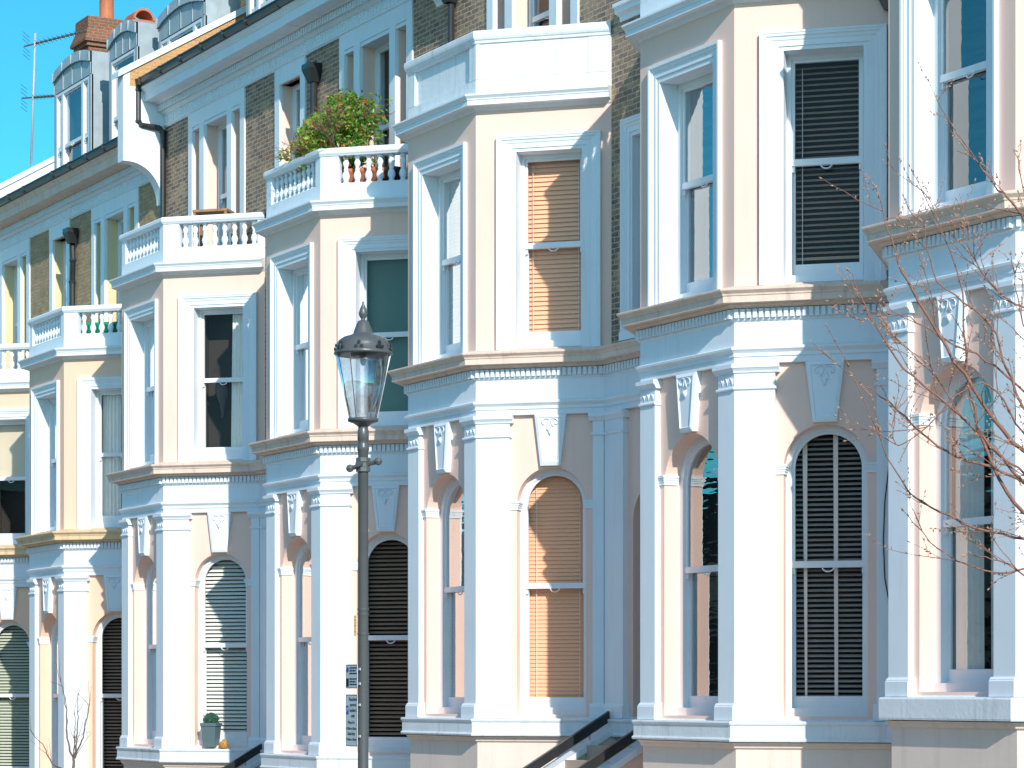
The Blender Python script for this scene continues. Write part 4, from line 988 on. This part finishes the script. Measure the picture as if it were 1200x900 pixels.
# ------------------------------------------------------------------ bare trees
def bare_tree(name, base, label, cat, limbs, mat, budmat, twig_r, seed, buds=True):
    random.seed(seed)
    t = empty(name, base, label, cat); b = Vector(base)
    wood, tw, bd = MB(), MB(), MB()
    def bud(p, d, s):
        x = d.cross(Vector((.3, .9, .2))).normalized(); y = d.cross(x); m_ = p+d*s*.45; q = p+d*s
        v = [p]+[m_+(x*math.cos(a)+y*math.sin(a))*s*.22 for a in (0, 1.57, 3.14, 4.71)]+[q]
        bd.add(v, [(0,1,2),(0,2,3),(0,3,4),(0,4,1),(5,2,1),(5,3,2),(5,4,3),(5,1,4)])
    def side(p, d, l, r, depth):
        n = 5; pts_ = [p]; v = d.copy()
        for i in range(n):
            v = (v+Vector((random.gauss(0, .10), random.gauss(0, .10), random.gauss(.035, .08)))).normalized(); pts_.append(pts_[-1]+v*l/n)
        tw.tube(pts_, [r*(1-.6*i/n) for i in range(n+1)], 5, False)
        if buds:
            bud(pts_[-1], v, .030)
            for i in range(1, n):
                for _ in range(1): bud(pts_[i].lerp(pts_[i+1], random.random()), (v+Vector((random.gauss(0, .7), random.gauss(0, .7), random.gauss(0, .7)))).normalized(), random.uniform(.018, .032))
        if depth > 0:
            for i in range(1, n+1):
                if random.random() < .42:
                    nv = (v+Vector((random.gauss(0, .6), random.gauss(0, .6), random.gauss(.1, .5)))).normalized(); side(pts_[i], nv, l*random.uniform(.3, .6), r*.6, depth-1)
    for pts_, r0, r1, depth, dens in limbs:
        P = [Vector(p)-b for p in pts_]
        # smooth the limb
        Q = []
        for i in range(len(P)-1):
            p0, p1, p2, p3 = P[max(i-1, 0)], P[i], P[i+1], P[min(i+2, len(P)-1)]
            for k in range(6):
                u = k/6; Q.append(.5*((2*p1)+(p2-p0)*u+(2*p0-5*p1+4*p2-p3)*u*u+(3*p1-p0-3*p2+p3)*u**3)+Vector((random.gauss(0, .006), random.gauss(0, .006), random.gauss(0, .006))))
        Q.append(P[-1]); n = len(Q)
        wood.tube(Q, [r0+(r1-r0)*i/(n-1) for i in range(n)], 7, False)
        if dens:
            for i in range(int(n*.15), n):
                d = (Q[min(i+1, n-1)]-Q[max(i-1, 0)]).normalized()
                if random.random() < dens*.8:
                    nv = (d+Vector((random.gauss(0, .55), random.gauss(0, .55), random.gauss(.15, .5)))).normalized(); side(Q[i], nv, random.uniform(.18, .48), twig_r, depth)
                if buds and random.random() < .5: bud(Q[i], (d+Vector((random.gauss(0, .8), random.gauss(0, .8), random.gauss(0, .8)))).normalized(), .03)
            if buds: bud(Q[-1], d, .04)
    wood.build('trunk', M[mat], t, smooth=True)
    c = tw.build('crown', M[mat], t, smooth=True)
    if buds: bd.build('buds', M[budmat], c, fix=False)
    return t
A_ = math.atan(1700/3000); ca, sa = math.cos(A_), math.sin(A_)
def wp(px, py, Z):
    """a point of the world given as sight line and distance (only used to survey where the branches grow)"""
    xr = (px-600)/3000*Z; z = (812-py)/3000*Z
    return (-ca*Z+sa*xr, sa*Z+ca*xr-15.5, z)
TZ = 17.0
tb = wp(1420, 900, TZ); tb = (tb[0], tb[1], ground_z(tb[0])+.1)
def limb(*pts): return [wp(x, y, TZ+dz_) for x, y, dz_ in pts]
fork = (1400, 760, 0); f2 = (1360, 640, .1)
limbs = [
 ([tb, (tb[0], tb[1], tb[2]+.9), wp(*fork[:2], TZ), wp(*f2[:2], TZ+.1)], .085, .05, 0, 0),
 (limb(f2, (1290, 560, .1), (1200, 530, .0), (1130, 440, -.1), (1070, 340, -.1), (1047, 290, -.1), (1030, 230, -.1)), 0.0203, .0025, 1, 0.48),
 (limb(f2, (1280, 600, .2), (1200, 600, .3), (1150, 510, .3), (1132, 420, .3), (1125, 330, .3), (1090, 235, .3)), 0.0187, .0025, 1, 0.48),
 (limb(f2, (1300, 500, -.1), (1260, 380, -.2), (1195, 250, -.3), (1160, 210, -.3), (1118, 150, -.3)), 0.0156, .0025, 1, 0.41),
 (limb(f2, (1280, 620, 0), (1190, 560, -.2), (1110, 530, -.2), (1050, 480, -.2), (1000, 440, -.2)), 0.0156, .0025, 1, 0.48),
 (limb(f2, (1290, 640, .3), (1190, 630, .3), (1100, 600, .3), (1050, 555, .3), (995, 430, .3)), 0.0133, .0025, 1, 0.41),
 (limb(fork, (1300, 720, 0), (1230, 690, 0), (1180, 660, 0), (1132, 650, 0)), 0.0133, .0025, 1, 0.42),
 (limb(f2, (1290, 590, -.4), (1200, 560, -.5), (1140, 500, -.5), (1060, 430, -.5), (1020, 370, -.5), (995, 318, -.5)), 0.0140, .0025, 1, 0.48),
 (limb(f2, (1310, 470, .4), (1250, 330, .5), (1215, 270, .5), (1190, 180, .5)), 0.0140, .0025, 1, 0.36),
 (limb(f2, (1280, 640, .5), (1180, 670, .5), (1110, 650, .5), (1060, 600, .5)), 0.0109, .0025, 1, 0.36),
 (limb(f2, (1270, 540, .6), (1180, 440, .6), (1110, 400, .6), (1060, 370, .6), (1012, 375, .6)), 0.0109, .0025, 1, 0.48),
 (limb(f2, (1260, 560, -.7), (1190, 460, -.7), (1160, 380, -.7), (1100, 330, -.7), (1080, 260, -.7)), 0.0125, .0025, 1, 0.50),
 (limb(f2, (1260, 590, .8), (1180, 540, .8), (1120, 480, .8), (1090, 430, .8), (1050, 400, .8)), 0.0109, .0025, 1, 0.48),
 (limb(f2, (1260, 570, -.9), (1200, 510, -.9), (1150, 450, -.9), (1060, 520, -.9), (1045, 500, -.9)), 0.0094, .0025, 1, 0.50),
 (limb(f2, (1290, 460, .3), (1240, 380, .3), (1180, 350, .3), (1140, 300, .3), (1130, 260, .3)), 0.0125, .0025, 1, 0.48),
 (limb(f2, (1280, 560, -.3), (1230, 450, -.3), (1200, 380, -.3), (1185, 300, -.3)), 0.0109, .0025, 1, 0.48),
 (limb(f2, (1420, 500, .2), (1470, 300, .2), (1480, 100, .2)), .045, .01, 1, .3),
]
bare_tree('street_tree', tb, 'bare budding tree reaching its twigs in from the right edge', 'tree', limbs, 'bark', 'bud', .0036, 21)
# sapling bottom left, before the second house
SZ = 36.0
def lb(*pts): return [wp(x, y, SZ+d) for x, y, d in pts]
sb = wp(86, 1010, SZ); sb = (sb[0], sb[1], ground_z(sb[0])+.1)
limbs = [([sb, wp(86, 930, SZ), wp(86, 890, SZ)], .03, .018, 0, 0),
 (lb((86, 890, 0), (79, 865, 0), (77, 825, 0), (70, 790, 0)), .016, .004, 0, .35),
 (lb((86, 890, 0), (90, 868, .1), (91, 840, .1), (92, 812, .1)), .014, .004, 0, .35),
 (lb((86, 890, 0), (96, 868, -.1), (101, 845, -.1), (105, 820, -.1)), .014, .004, 0, .35),
 (lb((86, 905, 0), (62, 895, .2), (52, 876, .2), (35, 855, .2)), .014, .004, 0, .3),
 (lb((86, 890, 0), (87, 865, -.2), (88, 850, -.2), (87, 835, -.2)), .010, .004, 0, .3)]
bare_tree('sapling', sb, 'thin leafless sapling before the yellow-cream house, lower left', 'tree', limbs, 'twig', 'bud', .0045, 9, buds=False)

# ------------------------------------------------------------------ street
def strip_mesh(name, y0, y1, zo, mat, xs=None):
    xs = xs or [-1500, -58, -50, -40, -30, -20, -14, 0, 1500]
    mb = MB()
    for a, b in zip(xs, xs[1:]): mb.quad((a, y0, ground_z(a)+zo), (b, y0, ground_z(b)+zo), (b, y1, ground_z(b)+zo), (a, y1, ground_z(a)+zo))
    return struct(mb.build(name, M[mat], None, fix=False))
strip_mesh('ground', -1500, 1500, -.12, 'earth')
strip_mesh('road', -13.4, -5.2, -.02, 'asphalt', [-90, -58, -50, -40, -30, -20, -14, 0, 40])
XS = [-90, -58, -50, -40, -30, -20, -14, 0, 40]
def kerbed(name, y0, y1, yk):
    mb = MB()
    for a, b in zip(XS, XS[1:]):
        mb.quad((a, y0, ground_z(a)+.1), (b, y0, ground_z(b)+.1), (b, y1, ground_z(b)+.1), (a, y1, ground_z(a)+.1))
    return struct(mb.build(name, M['paving'], None, fix=False))
kerbed('pavement', -5.0, 3.0, -5.0); kerbed('pavement', -18, -13.6, -13.6)
for y in (-5.2, -13.6):
    mb = MB()
    for a, b in zip(XS, XS[1:]):
        P = [(a, y, -.03), (b, y, -.03), (b, y+.2, -.03), (a, y+.2, -.03), (a, y, .106), (b, y, .106), (b, y+.2, .106), (a, y+.2, .106)]
        mb.add([(p[0], p[1], p[2]+ground_z(p[0])) for p in P], [(4,5,6,7),(0,1,5,4),(2,3,7,6)])
    struct(mb.build('kerb', M['kerb'], None))
mb = MB()
for a, b in zip(XS, XS[1:]):
    for y in (-5.45, -13.15):
        mb.quad((a, y, ground_z(a)-.015), (b, y, ground_z(b)-.015), (b, y+.08, ground_z(b)-.015), (a, y+.08, ground_z(a)-.015))
struct(mb.build('road_marking', M['line'], None, fix=False))

# the terrace across the road, behind the viewer: only its reflection and shade are seen
for i in range(9):
    x0 = -112+i*13.0; zt_ = 6.2-.066*max(0, -14-x0-6)*.6
    t = empty('terraced_house', (x0, -26, ground_z(x0)), 'brown brick house across the road, seen only as a reflection', 'house', 'houses across the road')
    mb = MB(); F = Face((12.98, 0), (-1, 0)); z0_ = -ground_z(x0)
    rr = [(1.2+k*4.0, 3.4+k*4.0, z0_+a, z0_+b) for k in range(3) for a, b in ((-.2, 2.2), (3.9, 6.2))]
    grid_wall(mb, F, 0, 0, 12.98, -1, z0_+zt_-2, rr, .2); mb.build('wall', M['brick'], t)
    mb = MB(); mb.quad(F(0, 0, z0_+zt_-2), F(12.98, 0, z0_+zt_-2), F(12.98, -3.5, z0_+zt_), F(0, -3.5, z0_+zt_)); mb.quad(F(0, -3.5, z0_+zt_), F(12.98, -3.5, z0_+zt_), F(12.98, -8, -1), F(0, -8, -1)); mb.build('roof', M['slate'], t, fix=False)
    for a, b, c, d in rr:
        mb = MB(); mb.quad(F(a, -.19, c), F(b, -.19, c), F(b, -.19, d), F(a, -.19, d)); mb.build('window', M['dark'], t, fix=False)

# ------------------------------------------------------------------ sky, sun, camera
SUN_EL, SUN_AZ = 28.0, 13.6        # azimuth measured from the row's near end towards the street
sd = Vector((math.cos(R(SUN_EL))*math.cos(R(SUN_AZ)), -math.cos(R(SUN_EL))*math.sin(R(SUN_AZ)), math.sin(R(SUN_EL))))
sl = bpy.data.lights.new('sun', 'SUN'); sl.energy = 5.0; sl.angle = R(.53); sl.color = (1.0, .91, .82)
so = bpy.data.objects.new('sun', sl); col.objects.link(so); so.rotation_euler = sd.to_track_quat('Z', 'Y').to_euler(); so.location = (0, 0, 40)
w = bpy.data.worlds.new('World'); sc.world = w; w.use_nodes = True
nt = w.node_tree; bg = nt.nodes['Background']
sky = nt.nodes.new('ShaderNodeTexSky'); sky.sky_type = 'NISHITA'; sky.sun_disc = False
sky.sun_elevation = R(SUN_EL)
sky.sun_rotation = math.atan2(sd.x, sd.y)
sky.air_density = 1.0; sky.dust_density = .2; sky.ozone_density = 1.5
mul = nt.nodes.new('ShaderNodeMixRGB'); mul.blend_type = 'MULTIPLY'; mul.inputs[0].default_value = 1; mul.inputs[2].default_value = (.20, .95, 1.14, 1)
nt.links.new(sky.outputs[0], mul.inputs[1])
# warm fill light added to the unseen sunward sky, lifting the shaded facades
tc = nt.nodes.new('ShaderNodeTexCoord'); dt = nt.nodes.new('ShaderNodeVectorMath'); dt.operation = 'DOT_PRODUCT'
fill_dir = Vector((.62, -.74, .25)).normalized(); dt.inputs[1].default_value = fill_dir
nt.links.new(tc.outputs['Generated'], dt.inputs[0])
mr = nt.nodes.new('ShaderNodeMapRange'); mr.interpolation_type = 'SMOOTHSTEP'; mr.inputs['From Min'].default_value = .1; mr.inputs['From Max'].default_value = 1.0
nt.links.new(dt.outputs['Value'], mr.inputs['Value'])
warm_fill = nt.nodes.new('ShaderNodeMixRGB'); warm_fill.blend_type = 'MULTIPLY'; warm_fill.inputs[0].default_value = 1; warm_fill.inputs[1].default_value = (2.1, 1.75, 1.6, 1)
nt.links.new(mr.outputs[0], warm_fill.inputs[2])
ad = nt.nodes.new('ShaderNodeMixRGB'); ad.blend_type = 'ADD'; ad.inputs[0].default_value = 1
nt.links.new(mul.outputs[0], ad.inputs[1]); nt.links.new(warm_fill.outputs[0], ad.inputs[2]); nt.links.new(ad.outputs[0], bg.inputs[0]); bg.inputs[1].default_value = .15
cam = bpy.data.cameras.new('camera'); co = bpy.data.objects.new('camera', cam); col.objects.link(co); sc.camera = co
co.location = (0, -15.5, 0)
fw = Vector((-ca, sa, 0)); co.rotation_euler = fw.to_track_quat('-Z', 'Y').to_euler()
cam.sensor_width = 36; cam.lens = 90; cam.shift_y = (812-450)/1200; cam.clip_end = 4000; cam.clip_start = .1
sc.render.engine = 'CYCLES'
sc.render.resolution_x = 1024; sc.render.resolution_y = 768
sc.view_settings.view_transform = 'Standard'; sc.view_settings.look = 'None'; sc.view_settings.exposure = 0; sc.view_settings.gamma = 1
sc.cycles.max_bounces = 8; sc.cycles.transparent_max_bounces = 16; sc.cycles.diffuse_bounces = 3
